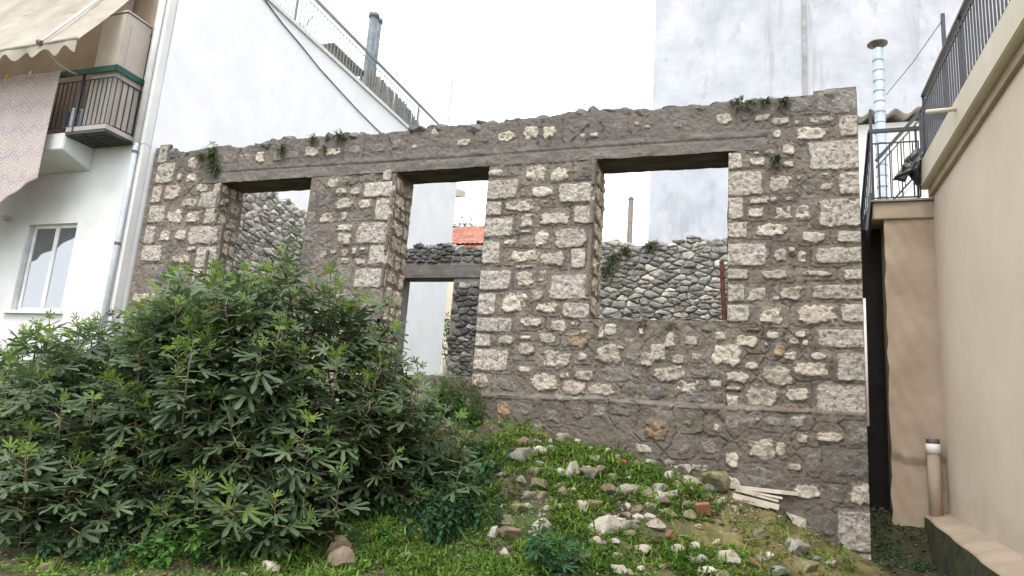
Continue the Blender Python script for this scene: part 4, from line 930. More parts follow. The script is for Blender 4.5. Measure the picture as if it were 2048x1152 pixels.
def bag():
    pts = [onY(x, y, 10.5) for x, y in ((1830, 294), (1848, 299), (1852, 316), (1841, 334), (1838, 372), (1826, 360), (1815, 342), (1811, 364), (1786, 361), (1800, 340), (1812, 316))]
    P = np.array(pts); c = P.mean(0); bm = bmesh.new(); ring = []
    Q = []
    for k in range(len(P)):
        for t in (0, .33, .66): Q.append(P[k] * (1 - t) + P[(k + 1) % len(P)] * t)
    Q = np.array(Q) - c; n = len(Q); V = []; Fc = []
    for s_, y in ((.25, -.10), (.6, -.085), (.88, -.05), (1, 0), (.88, .05), (.6, .08), (.25, .09)): V.append(np.stack([Q[:, 0] * s_, Q[:, 1] + y, Q[:, 2] * s_], -1))
    V = np.vstack(V); V += .035 * np.stack([fbm(V * 16, 1, 2), 1.4 * fbm(V * 13, 2, 3), fbm(V * 16, 3, 2)], -1)
    for k in range(6):
        for i in range(n): Fc.append((k * n + i, k * n + (i + 1) % n, (k + 1) * n + (i + 1) % n, (k + 1) * n + i))
    Fc += [tuple(range(n))[::-1], tuple(6 * n + i for i in range(n))]
    link('bin_bag', mesh('bin_bag', V, Fc, 'bin_bag', False), loc=tuple(c), label='black plastic bag tied to the landing railing', cat='bag')
bag()

# ================================================================== behind: concrete block, shed, flue, roof, trees, pole
def rear():
    x0, Y = -3.86, 25.0
    T = thing('concrete_block', 'tall bare grey concrete gable streaked with dark stains', 'building', (6, 30, .3))
    V, Fq = rough_sheet((x0, Y, .3), (1, 0, 0), (0, 0, 1), (0, -1, 0), 22, 22, .03, .6, .4, 95)
    link('wall', mesh('wall', V, Fq[:, ::-1].copy(), 'concrete_rear', True), T, loc=(0, 0, 0))
    box('core', (x0 + .02, x0 + 22, Y + .05, Y + 12, .3, 22.2), 'concrete_rear', T)
    p = onY(1610, 100, Y); box('downpipe_chase', (p[0] - .09, p[0] + .07, Y - .06, Y + .02, 6, 22.1), 'concrete_seam', T)
    # white shed with corrugated roof
    Ys = 15.5
    T = thing('white_shed', 'low white house under a corrugated sheet roof behind the stairs', 'shed', (3, 17, .3))
    a = onY(1700, 232, Ys)
    box('wall', (1.35, 6, Ys, 19, .0, a[2] - .22), 'white_render', T)
    n = 90; xs = np.linspace(1.0, 6.3, n); V = []
    for y, dz in ((Ys - .35, 0), (19.3, .6)):
        for x in xs: V.append((x, y, a[2] - .12 + dz + .075 * math.sin(x * 2 * math.pi / .42)))
    Fc = [(i, i + 1, n + i + 1, n + i) for i in range(n - 1)]
    o = link('roof', mesh('roof', V, Fc, 'corrugated', True), T, loc=(0, 0, 0)); s = o.modifiers.new('thick', 'SOLIDIFY'); s.thickness = .02
    # shiny flue
    Yf = 13.0; p = onY(1755, 95, Yf); q = onY(1762, 400, Yf)
    T = thing('metal_flue', 'shiny spiral metal flue pipe with a conical cap', 'flue', (p[0], Yf, .3))
    pts = [(p[0], Yf, .0), (p[0], Yf, p[2])]
    body = MB().tube([(p[0], Yf, zz) for zz in np.arange(.0, p[2], .19)] + [(p[0], Yf, p[2])], .088, 18).obj('pipe', 'zinc', T, smooth=True)
    ring = MB().tube([(p[0], Yf, 0), (p[0], Yf, .022)], .094, 18); me = mesh('seam', [tuple(np.array(v) - [p[0], Yf, 0]) for v in ring.V], ring.F, 'grey_iron')
    zz = 3.0
    while zz < p[2] - .1: link('seam', me, body, loc=(p[0], Yf, zz)); zz += .2
    for k in range(3):
        t = k * 2.1; MB().bar((p[0] + .08 * math.cos(t), Yf + .08 * math.sin(t), p[2] - .02), (p[0] + .1 * math.cos(t), Yf + .1 * math.sin(t), p[2] + .08), .015, .01).obj('cap_strut', 'zinc_dark', T)
    MB().tube([(p[0], Yf, p[2] + .06), (p[0], Yf, p[2] + .075), (p[0], Yf, p[2] + .15)], [.17, .17, .02], 18).obj('cap', 'zinc_dark', T)
    w0, w1 = onY(1772, 190, 13.0), onY(1885, 40, 11.0); MB().tube([w0, (w0 + w1) / 2 + np.array([0, 0, -.05]), w1], .006, 5).obj('stay_wire', 'cable', label='thin stay wire from the metal flue to the railing post', cat='wire')
    # red tiled roof seen through the doorway
    T = thing('tiled_house', 'far house with a red pantile roof', 'house', (-13, 36, .5))
    z0, z1 = 9.2, 11.5
    box('wall', (-17, -10, 32.3, 42, .5, 9.2), 'cream_slab', T)
    R = box('roof', (-17.3, -9.7, 32.0, 32.3, z0 - .12, z0), 'roof_tile', T)
    n = 8; ang = np.linspace(0, math.pi, 6); L = (4.2 ** 2 + (z1 - z0) ** 2) ** .5
    Vt = []
    for s in (0, 1):
        for t in ang: Vt.append((.15 * math.cos(t), s * .62, .09 * math.sin(t) + s * .62 * .55))
    Ft = [(i, i + 1, 7 + i, 6 + i) for i in range(5)]
    me = mesh('tile', Vt, Ft, 'roof_tile', True)
    for k in range(24):
        for j in range(7): link('tile', me, R, loc=(-16.2 + k * .27, 31.95 + j * .55, z0 + .02 + j * .55 * .55))
    MB().hexa([(-17.3, 32, z0 - .05), (-9.7, 32, z0 - .05), (-9.7, 36.2, z0 + 4.2 * .55 - .05), (-17.3, 36.2, z0 + 4.2 * .55 - .05), (-17.3, 32, z0), (-9.7, 32, z0), (-9.7, 36.2, z0 + 4.2 * .55), (-17.3, 36.2, z0 + 4.2 * .55)]).obj('roof_deck', 'roof_tile', T)
    # pole
    p = onY(1262, 398, 22); T = thing('timber_pole', 'weathered timber pole seen through the right-hand opening', 'pole', (p[0], 22, .6))
    MB().tube([(p[0], 22, .5), (p[0] - .01, 22, 4), (p[0], 22, p[2])], [.11, .10, .085], 9).obj('shaft', 'timber', T, smooth=True); MB().tube([(p[0], 22, p[2] - .02), (p[0], 22, p[2] + .06)], [.10, .06], 9).obj('pole_top', 'timber', T)
    # antenna
    p = onY(904, 165, 20); T = thing('antenna_mast', 'slender antenna mast on the white roof', 'antenna', (p[0], 20, 6))
rear()
def antenna():
    p = onX(904, 165, -11.75); T = bpy.data.objects['antenna_mast']; T.location = (p[0], p[1], 9.95)
    MB().tube([(p[0], p[1], 9.9), (p[0], p[1], p[2])], .02, 6).obj('mast', 'grey_iron', T)
    MB().bar((p[0], p[1] - .35, p[2]), (p[0], p[1] + .3, p[2] + .05), .02, .02).obj('boom', 'grey_iron', T)
    MB().box(p[0] - .05, p[0] + .05, p[1] - .05, p[1] + .05, 10.6, 10.85).obj('box', 'grey_plastic', T)
antenna()

# ================================================================== vegetation
def fig_template(seed, lobes=5):
    r = random.Random(seed); V = [(0, 0, 0)]; Fc = []
    angs = [0, 38, -38, 80, -80][:lobes]; lens = [1, .9, .9, .6, .6]
    for a, L in zip(angs, lens):
        a = math.radians(a + r.uniform(-4, 4)); L *= r.uniform(.92, 1.06); ca, sa = math.cos(a), math.sin(a); b = len(V)
        bend = r.uniform(-.06, .06)
        for s, hw in ((.27, .086), (.52, .076), (.78, .104), (.93, .072)):
            for side in (-1, 0, 1):
                x = side * hw * 1.0 + bend * s * s; y = s * L; zz = (.028 * abs(side) if side else -.012) - .16 * (s * L) ** 2 + .02 * math.sin(9 * s + a)
                V.append((x * ca + y * sa, -x * sa + y * ca, zz))
        V.append((bend * ca + L * sa, -bend * sa + L * ca, -.16 * L * L - .01)); t = len(V) - 1
        Fc += [(0, b + 1, b), (0, b + 2, b + 1)]
        for k in range(3):
            o = b + 3 * k; Fc += [(o, o + 1, o + 4), (o, o + 4, o + 3), (o + 1, o + 2, o + 5), (o + 1, o + 5, o + 4)]
        o = b + 9; Fc += [(o, o + 1, t), (o + 1, o + 2, t)]
    return np.array(V), np.array(Fc)
FIGT = [fig_template(s) for s in range(5)]
def basis(ax, up):
    y = _n(ax); x = np.cross(y, up); x = _n(x) if np.linalg.norm(x) > 1e-5 else np.array([1., 0, 0]); z = np.cross(x, y); return np.array([x, y, z])
def fig_tree(name, label, ells, roots, nshoot, seed, group=None, nparts=295):
    r = random.Random(seed); T = thing(name, label, 'fig bush', (roots[0][0], roots[0][1], float(terrain(np.array([roots[0][0]]), np.array([roots[0][1]]))[0])), group)
    br = MB(); pe = MB(); leaves = []
    roots = [np.array([x, y, float(terrain(np.array([x]), np.array([y]))[0]) - .1]) for x, y in roots]
    tot = sum(e[3] * e[5] + e[4] * e[5] for e in ells)
    shoots = []
    for e in ells:
        n = int(nshoot * (e[3] * e[5] + e[4] * e[5]) / tot)
        for k in range(n):
            for _ in range(30):
                d = _n([r.gauss(0, 1), r.gauss(-.25, 1), r.gauss(.15, 1)])
                if d[2] > -.72: break
            q = r.uniform(.80, 1.05) if r.random() < .64 else r.uniform(.4, .8)
            p = np.array([e[0] + d[0] * e[3] * q, e[1] + d[1] * e[4] * q, e[2] + d[2] * e[5] * q])
            if p[1] > YW - .12: p[1] = YW - .12 - r.uniform(0, .3)
            g = float(terrain(p[0:1], p[1:2])[0])
            if p[2] < g + .18: p[2] = g + .18 + r.uniform(0, .25)
            shoots.append((p, d, e))
    for p, d, e in shoots:
        root = min(roots, key=lambda q: np.linalg.norm((q - p)[:2]))
        out = _n([d[0], d[1], 0]) if abs(d[0]) + abs(d[1]) > .05 else np.array([1., 0, 0])
        sd = _n(out * r.uniform(.15, .55) * (1.3 - d[2]) + np.array([0, 0, 1.0 if d[2] > -.2 else .45]) + np.array([r.gauss(0, .13), r.gauss(0, .13), 0]))
        L = r.uniform(.55, 1.0); a = p - sd * L
        g = float(terrain(a[0:1], a[1:2])[0])
        if a[2] < g + .05: a[2] = g + .05
        m = (a + root) / 2 + np.array([r.uniform(-.1, .1), r.uniform(-.1, .1), .15 - .12 * r.random()])
        gm = float(terrain(m[0:1], m[1:2])[0]); m[2] = max(m[2], gm + .08)
        br.tube([root, m, a], [.03, .018, .011], 5, False); br.tube([a, (a + p) / 2 + np.array([r.gauss(0, .015), r.gauss(0, .015), 0]), p], [.011, .008, .005], 5)
        n = int(L / .052); ph = r.uniform(0, 6.28)
        for i in range(n):
            t = 1 - i / n; ph += 2.4
            if i > 4 and r.random() < .12: continue
            s = p + (a - p) * (i / n)
            az = np.array([math.cos(ph), math.sin(ph), 0]); age = min(1, i / 6)
            side = _n(az - sd * az.dot(sd))
            el = math.radians(68 - 62 * age + r.uniform(-10, 10)); pd = _n(side * math.cos(el) + sd * math.sin(el))
            pl = .03 + .11 * age * r.uniform(.7, 1.25); b = s + pd * pl
            size = (.095 + .165 * age) * r.uniform(.58, 1.2)
            e2 = math.radians(58 - 52 * age + r.uniform(-22, 16)); ax = _n(side * math.cos(e2) + np.array([0, 0, 1]) * math.sin(e2) + np.array([r.gauss(0, .12), r.gauss(0, .12), 0]))
            up = _n(np.array([r.gauss(0, .36), r.gauss(-.15, .36), 1]))
            R_ = basis(ax, up); young = (i < 3 and r.random() < .75) or r.random() < .012
            pe.bar(s, b, .007, .007)
            leaves.append((b, R_, size, r.randrange(5), young, i))
    # keep clear of the ground and the wall
    ok = []
    P = np.array([l[0] for l in leaves]); gz = terrain(P[:, 0], P[:, 1])
    for l, g in zip(leaves, gz):
        if l[0][2] > g + .03 and l[0][1] + l[1][1][1] * l[2] < YW - .02: ok.append(l)
    leaves = ok
    P = np.array([l[0] + l[1][1] * l[2] * .5 for l in leaves]); px, py, dz = proj(P)
    # the leaves that show largest: a coarse depth buffer keeps only the front ones
    size_px = np.array([l[2] for l in leaves]) / dz * F; cell = {}
    for i in np.argsort(dz):
        if -10 < px[i] < 2058 and py[i] < 1160: cell.setdefault((int(px[i] // 34), int(py[i] // 34)), []).append(i)
    front = [v[0] for v in cell.values()]; front.sort(key=lambda i: -size_px[i]); front = set(front[:nparts])
    me = [mesh('leaf', V, Fc, 'fig_leaf', True) for V, Fc in FIGT]; mey = [mesh('leaf', V, Fc, 'fig_leaf_young', True) for V, Fc in FIGT]
    Vs, Fs, mi, k = [], [], [], 0
    for i, (b, R_, s, t, yg, _) in enumerate(leaves):
        if i in front:
            o = link('leaf', (mey if yg else me)[t], T, loc=tuple(b), scale=(s, s, s)); o.rotation_euler = Matrix(R_.T.tolist()).to_euler()
        else:
            V, Fc = FIGT[t]; Vs.append(V @ R_ * s + b); Fs.append(Fc + k); k += len(V); mi.append(np.full(len(Fc), 1 if yg else 0))
    link('foliage', mesh('foliage', np.vstack(Vs), np.vstack(Fs), ['fig_leaf', 'fig_leaf_young'], True, np.concatenate(mi)), T, loc=(0, 0, 0), kind='stuff')
    link('branches', mesh('branches', br.V, br.F, 'fig_wood', True), T, loc=(0, 0, 0)); link('petioles', mesh('petioles', pe.V, pe.F, 'petiole'), T, loc=(0, 0, 0))
    return len(leaves)
n1 = fig_tree('fig_bush', 'large spreading fig bush growing in front of the left and middle openings',
         [(-5.75, 7.25, .30, 1.85, 1.45, 1.85), (-7.15, 7.7, .60, 1.5, 1.2, 1.45), (-4.25, 7.8, -.05, 1.05, 1.0, 1.0), (-5.6, 6.75, -.45, 1.7, .85, .75), (-6.0, 6.5, .35, .9, .6, .8), (-5.4, 6.2, -.85, 1.5, .5, .42), (-5.25, 6.5, .55, .75, .5, .75)], [(-5.8, 7.5), (-6.6, 7.9), (-4.8, 7.9), (-5.3, 7.2)], 520, 5)
n2 = fig_tree('fig_bush', 'fig bush reaching in front of the white building below its window',
         [(-7.75, 6.6, -.15, 1.7, 1.2, 1.25), (-9.3, 7.4, -.1, 1.4, 1.2, 1.2), (-6.9, 5.75, -.75, 1.3, .7, .55)], [(-7.8, 6.9), (-9.0, 7.5)], 250, 6)
print('fig leaves', n1, n2)

def sapling():
    g = hit(1125, 1150); T = thing('fig_sapling', 'young fig seedling with broad blue-green leaves among the stones', 'fig seedling', tuple(g))
    r = random.Random(9); V, Fc = FIGT[0]
    me = [mesh('leaf', V, Fc, 'weed_leaf_deep', True) for V, Fc in FIGT]; br = MB()
    for k in range(9):
        x, y = g[0] + r.uniform(-.34, .34), g[1] + r.uniform(-.22, .2); z = float(terrain(np.array([x]), np.array([y]))[0]); h = r.uniform(.22, .5)
        tp = np.array([x + r.gauss(0, .04), y + r.gauss(0, .04), z + h]); br.tube([(x, y, z - .05), tp], [.009, .005], 5)
        ph = r.uniform(0, 6)
        for i in range(9):
            ph += 2.4; az = np.array([math.cos(ph), math.sin(ph), 0]); s = (.07 + .075 * min(1, i / 4)) * r.uniform(.8, 1.2); e = math.radians(50 - 11 * i)
            b = tp - np.array([0, 0, .03 * i]) + az * .03; ax = _n(az + np.array([0, 0, math.tan(min(e, 1.0)) * .6])); R_ = basis(ax, _n(np.array([r.gauss(0, .2), r.gauss(-.1, .2), 1])))
            br.bar(tp - np.array([0, 0, .03 * i]), b, .005, .005)
            o = link('leaf', me[r.randrange(5)], T, loc=tuple(b), scale=(s, s, s)); o.rotation_euler = Matrix(R_.T.tolist()).to_euler()
    link('stem', mesh('stem', br.V, br.F, 'weed_stem'), T, loc=(0, 0, 0))
sapling()

def ovate(seed=0):
    V = [(0, 0, 0)]; Fc = []; st = ((.18, .16), (.45, .27), (.75, .16))
    for s, w in st: V += [(-w, s, .05 - .25 * s * s), (0, s, -.02 - .25 * s * s), (w, s, .05 - .25 * s * s)]
    V.append((0, 1, -.27)); Fc = [(0, 2, 1), (0, 3, 2)]
    for k in range(2):
        o = 1 + 3 * k; Fc += [(o, o + 1, o + 4), (o, o + 4, o + 3), (o + 1, o + 2, o + 5), (o + 1, o + 5, o + 4)]
    Fc += [(7, 8, 10), (8, 9, 10)]
    return np.array(V), np.array(Fc)
OV = ovate()
def weed_proto(seed, H, nst, spread, ls):
    r = random.Random(seed); st = MB(); Vs, Fs, k = [], [], 0
    for s in range(nst):
        b = np.array([r.gauss(0, spread * .4), r.gauss(0, spread * .4), -.06]); tp = b + np.array([r.gauss(0, spread), r.gauss(0, spread), H * r.uniform(.6, 1.1)])
        st.tube([b, tp], [.006, .003], 5); ph = r.uniform(0, 6); n = int(H / .045)
        for i in range(n):
            ph += 1.57 + (.2 if i % 2 else 0); s_ = ls * (.45 + .55 * min(1, i / 3)) * r.uniform(.8, 1.2); az = np.array([math.cos(ph), math.sin(ph), 0])
            for sg in (1, -1):
                p = tp + (b - tp) * (i * .85 / n); ax = _n(az * sg + np.array([0, 0, .9 - .28 * i])); R_ = basis(ax, _n(np.array([r.gauss(0, .2), r.gauss(0, .2), 1.])))
                Vs.append(OV[0] @ R_ * s_ + p); Fs.append(OV[1] + k); k += len(OV[0])
    return st, np.vstack(Vs), np.vstack(Fs)
WP = []
for i, (H, n, sp, ls, m) in enumerate([(.42, 7, .13, .085, 'weed_leaf'), (.55, 8, .14, .10, 'weed_leaf'), (.36, 6, .12, .07, 'weed_leaf_deep'), (.5, 7, .13, .085, 'weed_leaf_deep')]):
    st, V, Fc = weed_proto(300 + i, H, n, sp, ls); WP.append((mesh('stems', st.V, st.F, 'weed_stem'), mesh('foliage', V, Fc, m, True)))
def weed(px, py, k, s, label, group):
    label = '%s %s' % ('tall' if k in (1, 3) and s >= 1 else 'stocky' if s >= .95 else 'low', label)
    g = hit(px, py); T = thing('weed', label, 'weed', tuple(g), group); rz = rnd.uniform(0, 6)
    for nm, me in zip(('stem', 'foliage'), WP[k]):
        link(nm, me, T, loc=tuple(g), rot=(0, 0, rz), scale=(s, s, s), kind='stuff' if nm == 'foliage' else None)
for px, py, k, s in [(300, 1090, 1, 1.0), (345, 1105, 1, 1.1), (385, 1080, 1, .95), (330, 1135, 0, 1.1), (400, 1125, 1, 1.0), (285, 1140, 0, 1), (120, 1085, 2, 1.0), (160, 1100, 0, .8), (95, 1120, 2, 1), (180, 1130, 2, 1),
                     (230, 1135, 2, .8), (540, 1065, 0, .8), (575, 1085, 0, .8), (600, 1075, 0, .7), (465, 1130, 0, .8), (760, 1085, 0, .7), (745, 1010, 0, .6)]:
    weed(px, py, k, s, 'bright green leafy weed growing beneath the fig bushes', 'weeds beneath the fig bushes')
for px, py, k, s in [(860, 1085, 3, 1.0), (900, 1075, 3, 1.1), (935, 1060, 3, 1), (880, 1040, 3, 1.2), (915, 1030, 3, 1.1), (950, 1020, 3, .9), (845, 1050, 3, 1.1), (970, 985, 2, .9), (930, 990, 3, 1), (985, 950, 2, .9), (960, 925, 3, .9), (990, 1050, 2, .8), (895, 985, 3, 1.2), (980, 905, 2, .8), (1010, 930, 2, .6)]:
    weed(px, py, k, s, 'dark green whorled weed at the foot of the mound beside the fig bush', 'weeds along the right edge of the fig bush')
def flowering():
    pts = [(885, 842, .9), (915, 850, .8), (935, 848, .7), (865, 860, .8), (945, 862, .6)]
    for i, (px, py, H) in enumerate(pts):
        g = hit(px, py); T = thing('flowering_weed', 'weed with small white flower heads in front of the doorway threshold', 'weed', tuple(g), 'white flowering weeds by the doorway')
        r = random.Random(40 + i); st, V, Fc = weed_proto(500 + i, H * .8, 7, .12, .09); st2 = MB(); Vp, Fp = [], []
        for k in range(22):
            tp = np.array([r.gauss(0, .16), r.gauss(0, .13), H * r.uniform(.7, 1.05)]); st.tube([(tp[0] * .3, tp[1] * .3, .2), tp], .003, 4, False)
            for q in range(7):
                a = q * .9 + k; c = tp + np.array([math.cos(a), math.sin(a), 0]) * .022 * (q > 0); b = len(Vp)
                Vp += [tuple(c + np.array([math.cos(t), math.sin(t), .15]) * .013) for t in (0, 1.57, 3.14, 4.71)]; Fp.append((b, b + 1, b + 2, b + 3))
        link('stem', mesh('stem', st.V, st.F, 'weed_stem'), T, loc=tuple(g)); link('foliage', mesh('foliage', V, Fc, 'weed_leaf', True), T, loc=tuple(g), kind='stuff'); link('flower_heads', mesh('flower_heads', Vp, Fp, 'petal'), T, loc=tuple(g), kind='stuff')
flowering()
def tuft(P, n, L, lab, hang=.4, mat='fern', nrm=(0, -1, 0)):
    r = random.Random(int(P[0] * 971 + P[2] * 57)); V, Fc = [], []
    for i in range(n):
        d = _n(np.array(nrm) * r.uniform(.25, 1) + np.array([r.gauss(0, .8), r.gauss(0, .2), r.uniform(-.9, .75)])); l = L * r.uniform(.25, 1.0); w = r.uniform(.008, .016)
        sd = _n(np.cross(d, [0, 0, 1.])); b = len(V); o = np.array([r.gauss(0, L * .22), 0, r.gauss(0, L * .2)])
        for t in (0, .4, .75, 1):
            c = o + d * l * t + np.array([0, 0, -hang * l * t * t]); ww = w * (1 - t) * (1.3 if t else .8) + .001
            V += [tuple(c - sd * ww), tuple(c + sd * ww)]
        for k in range(3): Fc.append((b + 2 * k, b + 2 * k + 1, b + 2 * k + 3, b + 2 * k + 2))
    link('wall_fern', mesh('wall_fern', V, Fc, mat), loc=tuple(P), label=lab, cat='fern')
for px, py, n, L, lab in [(424, 312, 90, .28, 'bushy fern hanging from the crack at the lintel end'), (432, 338, 60, .2, 'fern clump below the bushy one at the lintel end'), (402, 312, 40, .14, 'small fern left of the lintel end'), (566, 298, 45, .22, 'fern above the lintel over the left opening'),
                          (628, 277, 40, .18, 'fern on the wall top above the left pier'), (680, 272, 45, .2, 'fern tuft on the wall top beside a capstone gap'), (650, 298, 25, .15, 'small fern beside a pale stone above the lintel'),
                          (1551, 318, 60, .16, 'fern growing from a crack in the right-hand pier'), (1476, 203, 40, .17, 'weed tuft on the wall top above the right-hand opening'), (1500, 208, 35, .15, 'trailing weed below the wall top above the right-hand opening'), (1530, 203, 35, .14, 'weed between two capstones near the wall corner'), (1570, 200, 40, .15, 'brownish weed beside the tall corner block'),
                          (428, 290, 20, .2, 'thin grass on the wall top at the left end'), (452, 412, 40, .17, 'fern on the left jamb quoin of the left opening')]:
    tuft(onY(px, py, YW - .03), n, L, lab)
for px, py, lab in [(1250, 500, 'dark fern on the rubble back wall top'), (1228, 515, 'second dark fern on the rubble back wall'), (1215, 540, 'fern halfway down the rubble back wall'), (1300, 492, 'tiny weed on the rubble back wall top')]: tuft(onY(px, py, YB - .06), 60, .28, lab)
for px, py, lab in [(1285, 650, 'dry pale weed on the window sill'), (1340, 655, 'small dry weed on the window sill near the steel post')]: tuft(onY(px, py, YW - .02) , 22, .2, lab, .15, 'dry_grass', (0, -.3, 1))
def climber():
    r = random.Random(3); P0 = onX(600, 560, XS + .05); T = thing('ivy_climber', 'ivy climbing the far end of the pale rubble side wall', 'ivy', (P0[0], P0[1], .62)); Vs, Fs, k = [], [], 0; st = MB()
    for s in range(7):
        y = P0[1] + r.gauss(-.1, .5); z = .6; pts = [(XS + .05, y, z)]
        while z < 4.6 - r.random() * 1.0: z += .25; y += r.gauss(.02, .08); pts.append((XS + .05 + r.uniform(.0, .04), y, z))
        st.tube(pts, .008, 5)
        for q in pts[6:]:
            for i in range(16):
                c = np.array(q) + [r.uniform(.02, .12), r.gauss(0, .16), r.gauss(0, .13)]; R_ = basis(_n([r.gauss(.3, .4), r.gauss(0, .6), r.gauss(-.5, .4)]), _n([1, r.gauss(-.3, .4), r.gauss(.4, .4)])); Vs.append(OV[0] @ R_ * r.uniform(.05, .09) + c); Fs.append(OV[1] + k); k += len(OV[0])
    link('stem', mesh('stem', st.V, st.F, 'bark'), T, loc=(0, 0, 0)); link('foliage', mesh('foliage', np.vstack(Vs), np.vstack(Fs), 'weed_leaf', True), T, loc=(0, 0, 0), kind='stuff')
climber()
def tree(P, h, rad, n, ls, lab, name='tree', mat='tree_leaf', squash=1.0):
    r = random.Random(int(abs(P[0]) * 100)); T = thing(name, lab, 'tree' if name == 'tree' else 'shrub', P); x, y, z = P
    tr = MB(); tr.tube([(x, y, z - .2), (x + .1, y, z + h * .5), (x, y, z + h * .8)], [rad * .10, rad * .07, rad * .03], 8); Vs, Fs, k = [], [], 0
    for c in range(16):
        d = _n([r.gauss(0, 1), r.gauss(0, 1), r.gauss(.2, .9)]); ce = np.array([x, y, z + h * .72]) + d * rad * r.uniform(.35, .95) * [1, 1, squash]
        tr.tube([(x, y, z + h * r.uniform(.35, .7)), tuple(ce)], [rad * .03, rad * .01], 5)
        for i in range(n // 16):
            p = ce + np.array([r.gauss(0, 1), r.gauss(0, 1), r.gauss(0, 1)]) * rad * .24; R_ = basis(_n([r.gauss(0, 1), r.gauss(0, 1), r.gauss(0, .6)]), _n([r.gauss(0, .5), r.gauss(0, .5), 1])); Vs.append(OV[0] @ R_ * ls * r.uniform(.7, 1.2) + p); Fs.append(OV[1] + k); k += len(OV[0])
    link('trunk', mesh('trunk', tr.V, tr.F, 'bark', True), T, loc=(0, 0, 0)); link('crown', mesh('crown', np.vstack(Vs), np.vstack(Fs), mat, True), T, loc=(0, 0, 0), kind='stuff')
p = onY(930, 440, 40); tree((p[0] - .3, 40, .6), p[2] + 1.0, 2.0, 1500, .30, 'dark tree rising behind the red pantile roof')
p = onY(1222, 475, 24); tree((p[0] - .2, 24.0, .6), p[2] - .2, .8, 1100, .11, 'green shrub behind the back wall left of the timber pole', 'shrub', 'weed_leaf')
p = onY(1245, 478, 23); tree((p[0] + .05, 23.0, .6), p[2] - .3, .45, 500, .09, 'yellowish shrub behind the back wall beside the timber pole', 'shrub', 'dry_grass')
p = onY(899, 660, 26); tree((p[0] + .1, 26, .6), p[2] + .3, 1.0, 800, .12, 'green shrub seen past the white building through the back doorway', 'shrub', 'weed_leaf')

# ================================================================== stones, bricks and timber on the mound
ROCKME = {}
def rock(px0, py0, px1, py1, mat, label, group=None, name='rock', k=None, sink=.25, cat='stone'):
    k = rnd.randrange(12) if k is None else k
    if (k, mat) not in ROCKME: ROCKME[(k, mat)] = mesh('rock', PROTO[k][0], PROTO[k][1], mat, True)
    g = hit((px0 + px1) / 2, py1 - .25 * (py1 - py0)); dz = float(proj(g)[2][0]); w = (px1 - px0) / F * dz / 2; h = (py1 - py0) / F * dz / 2
    d = (w + h) / 2 * rnd.uniform(.8, 1.1)
    p = onY((px0 + px1) / 2, (py0 + py1) / 2, g[1]); zg = float(terrain(np.array([p[0]]), np.array([g[1]]))[0])
    link(name, ROCKME[(k, mat)], loc=(p[0], g[1] + d * .1, min(p[2], zg + h * .5)), rot=(rnd.uniform(-.15, .15), rnd.uniform(-.15, .15), rnd.uniform(-.5, .5)), scale=(w * 1.06, d, h * 1.12), label=label, cat=cat, group=group)
def zb(ox, oy, s, q): return (ox + q[0] / s, oy + q[1] / s, ox + q[2] / s, oy + q[3] / s)
A4 = (960, 820, 3.47); A5 = (1360, 940, 5.12); A6 = (480, 950, 3.938); A7 = (0, 950, 4.096)
BIG = [(A4, (185, 255, 405, 375), 'rock_grey', 'flat-topped grey boulder near the wall foot at the fig bush'), (A4, (245, 190, 365, 262), 'rock_brown', 'brown rock lying behind the flat-topped grey boulder'),
       (A4, (520, 150, 662, 258), 'rock_moss', 'mossy brown rock against the wall foot'), (A4, (640, 165, 762, 228), 'rock_brown', 'thin reddish slab leaning on the mossy rock by the wall'),
       (A4, (915, 140, 1002, 278), 'rock_pale', 'pointed pale stone standing upright at the wall foot'), (A4, (580, 350, 697, 498), 'rock_white', 'white squared block standing on the grassy mound'),
       (A4, (715, 390, 852, 484), 'rock_grey', 'grey rock beside the white squared block'), (A4, (760, 740, 1006, 890), 'rock_pale', 'largest pale angular stone in the middle of the grass'),
       (A4, (750, 880, 876, 952), 'rock_pale', 'pitted pale stone just below the largest angular one'), (A4, (365, 755, 502, 875), 'rock_pale', 'pale wedge stone behind the fig seedling'),
       (A4, (65, 790, 312, 905), 'rock_brown', 'dark half-buried rock at the weedy foot of the mound'), (A4, (1045, 705, 1146, 788), 'rock_white', 'clean white lump alone on the grass'),
       (A4, (665, 620, 772, 724), 'rock_pale', 'rounded pale cobble in the grass below the squared block'), (A4, (1128, 335, 1222, 382), 'rock_white', 'flat white disc-like stone near the wall foot'),
       (A4, (1095, 535, 1212, 638), 'rock_moss', 'round mossy boulder amid the rubble'), (A4, (830, 510, 962, 604), 'rock_brown', 'brown cracked rock left of the round mossy boulder'),
       (A5, (205, 5, 552, 275), 'rock_moss', 'big mossy boulder at the left ends of the white strips'), (A5, (375, 825, 665, 1010), 'rock_pale', 'rough pebbly concrete lump near the broken tile'),
       (A5, (1065, 705, 1315, 890), 'rock_grey', 'smooth grey slab stone set in the mossy slope'), (A5, (1160, 905, 1420, 1080), 'rock_moss', 'gravelly lump at the low end of the mossy slope'), (A5, (870, 985, 1115, 1090), 'rock_grey', 'grey stone at the very foot of the mossy slope'),
       (A5, (190, 985, 405, 1090), 'rock_white', 'white broken stone below the pebbly concrete lump'), (A6, (690, 565, 932, 800), 'rock_brown', 'brown boulder with a white blotch under the large fig bush'),
       (A6, (665, 490, 872, 662), 'rock_brown', 'tilted brown slab resting behind the blotched boulder'), (A6, (130, 660, 332, 800), 'rock_pale', 'squarish pale stone under the large fig bush'), (A7, (255, 700, 502, 840), 'rock_brown', 'rounded brown stone under the fig bush by the white building')]
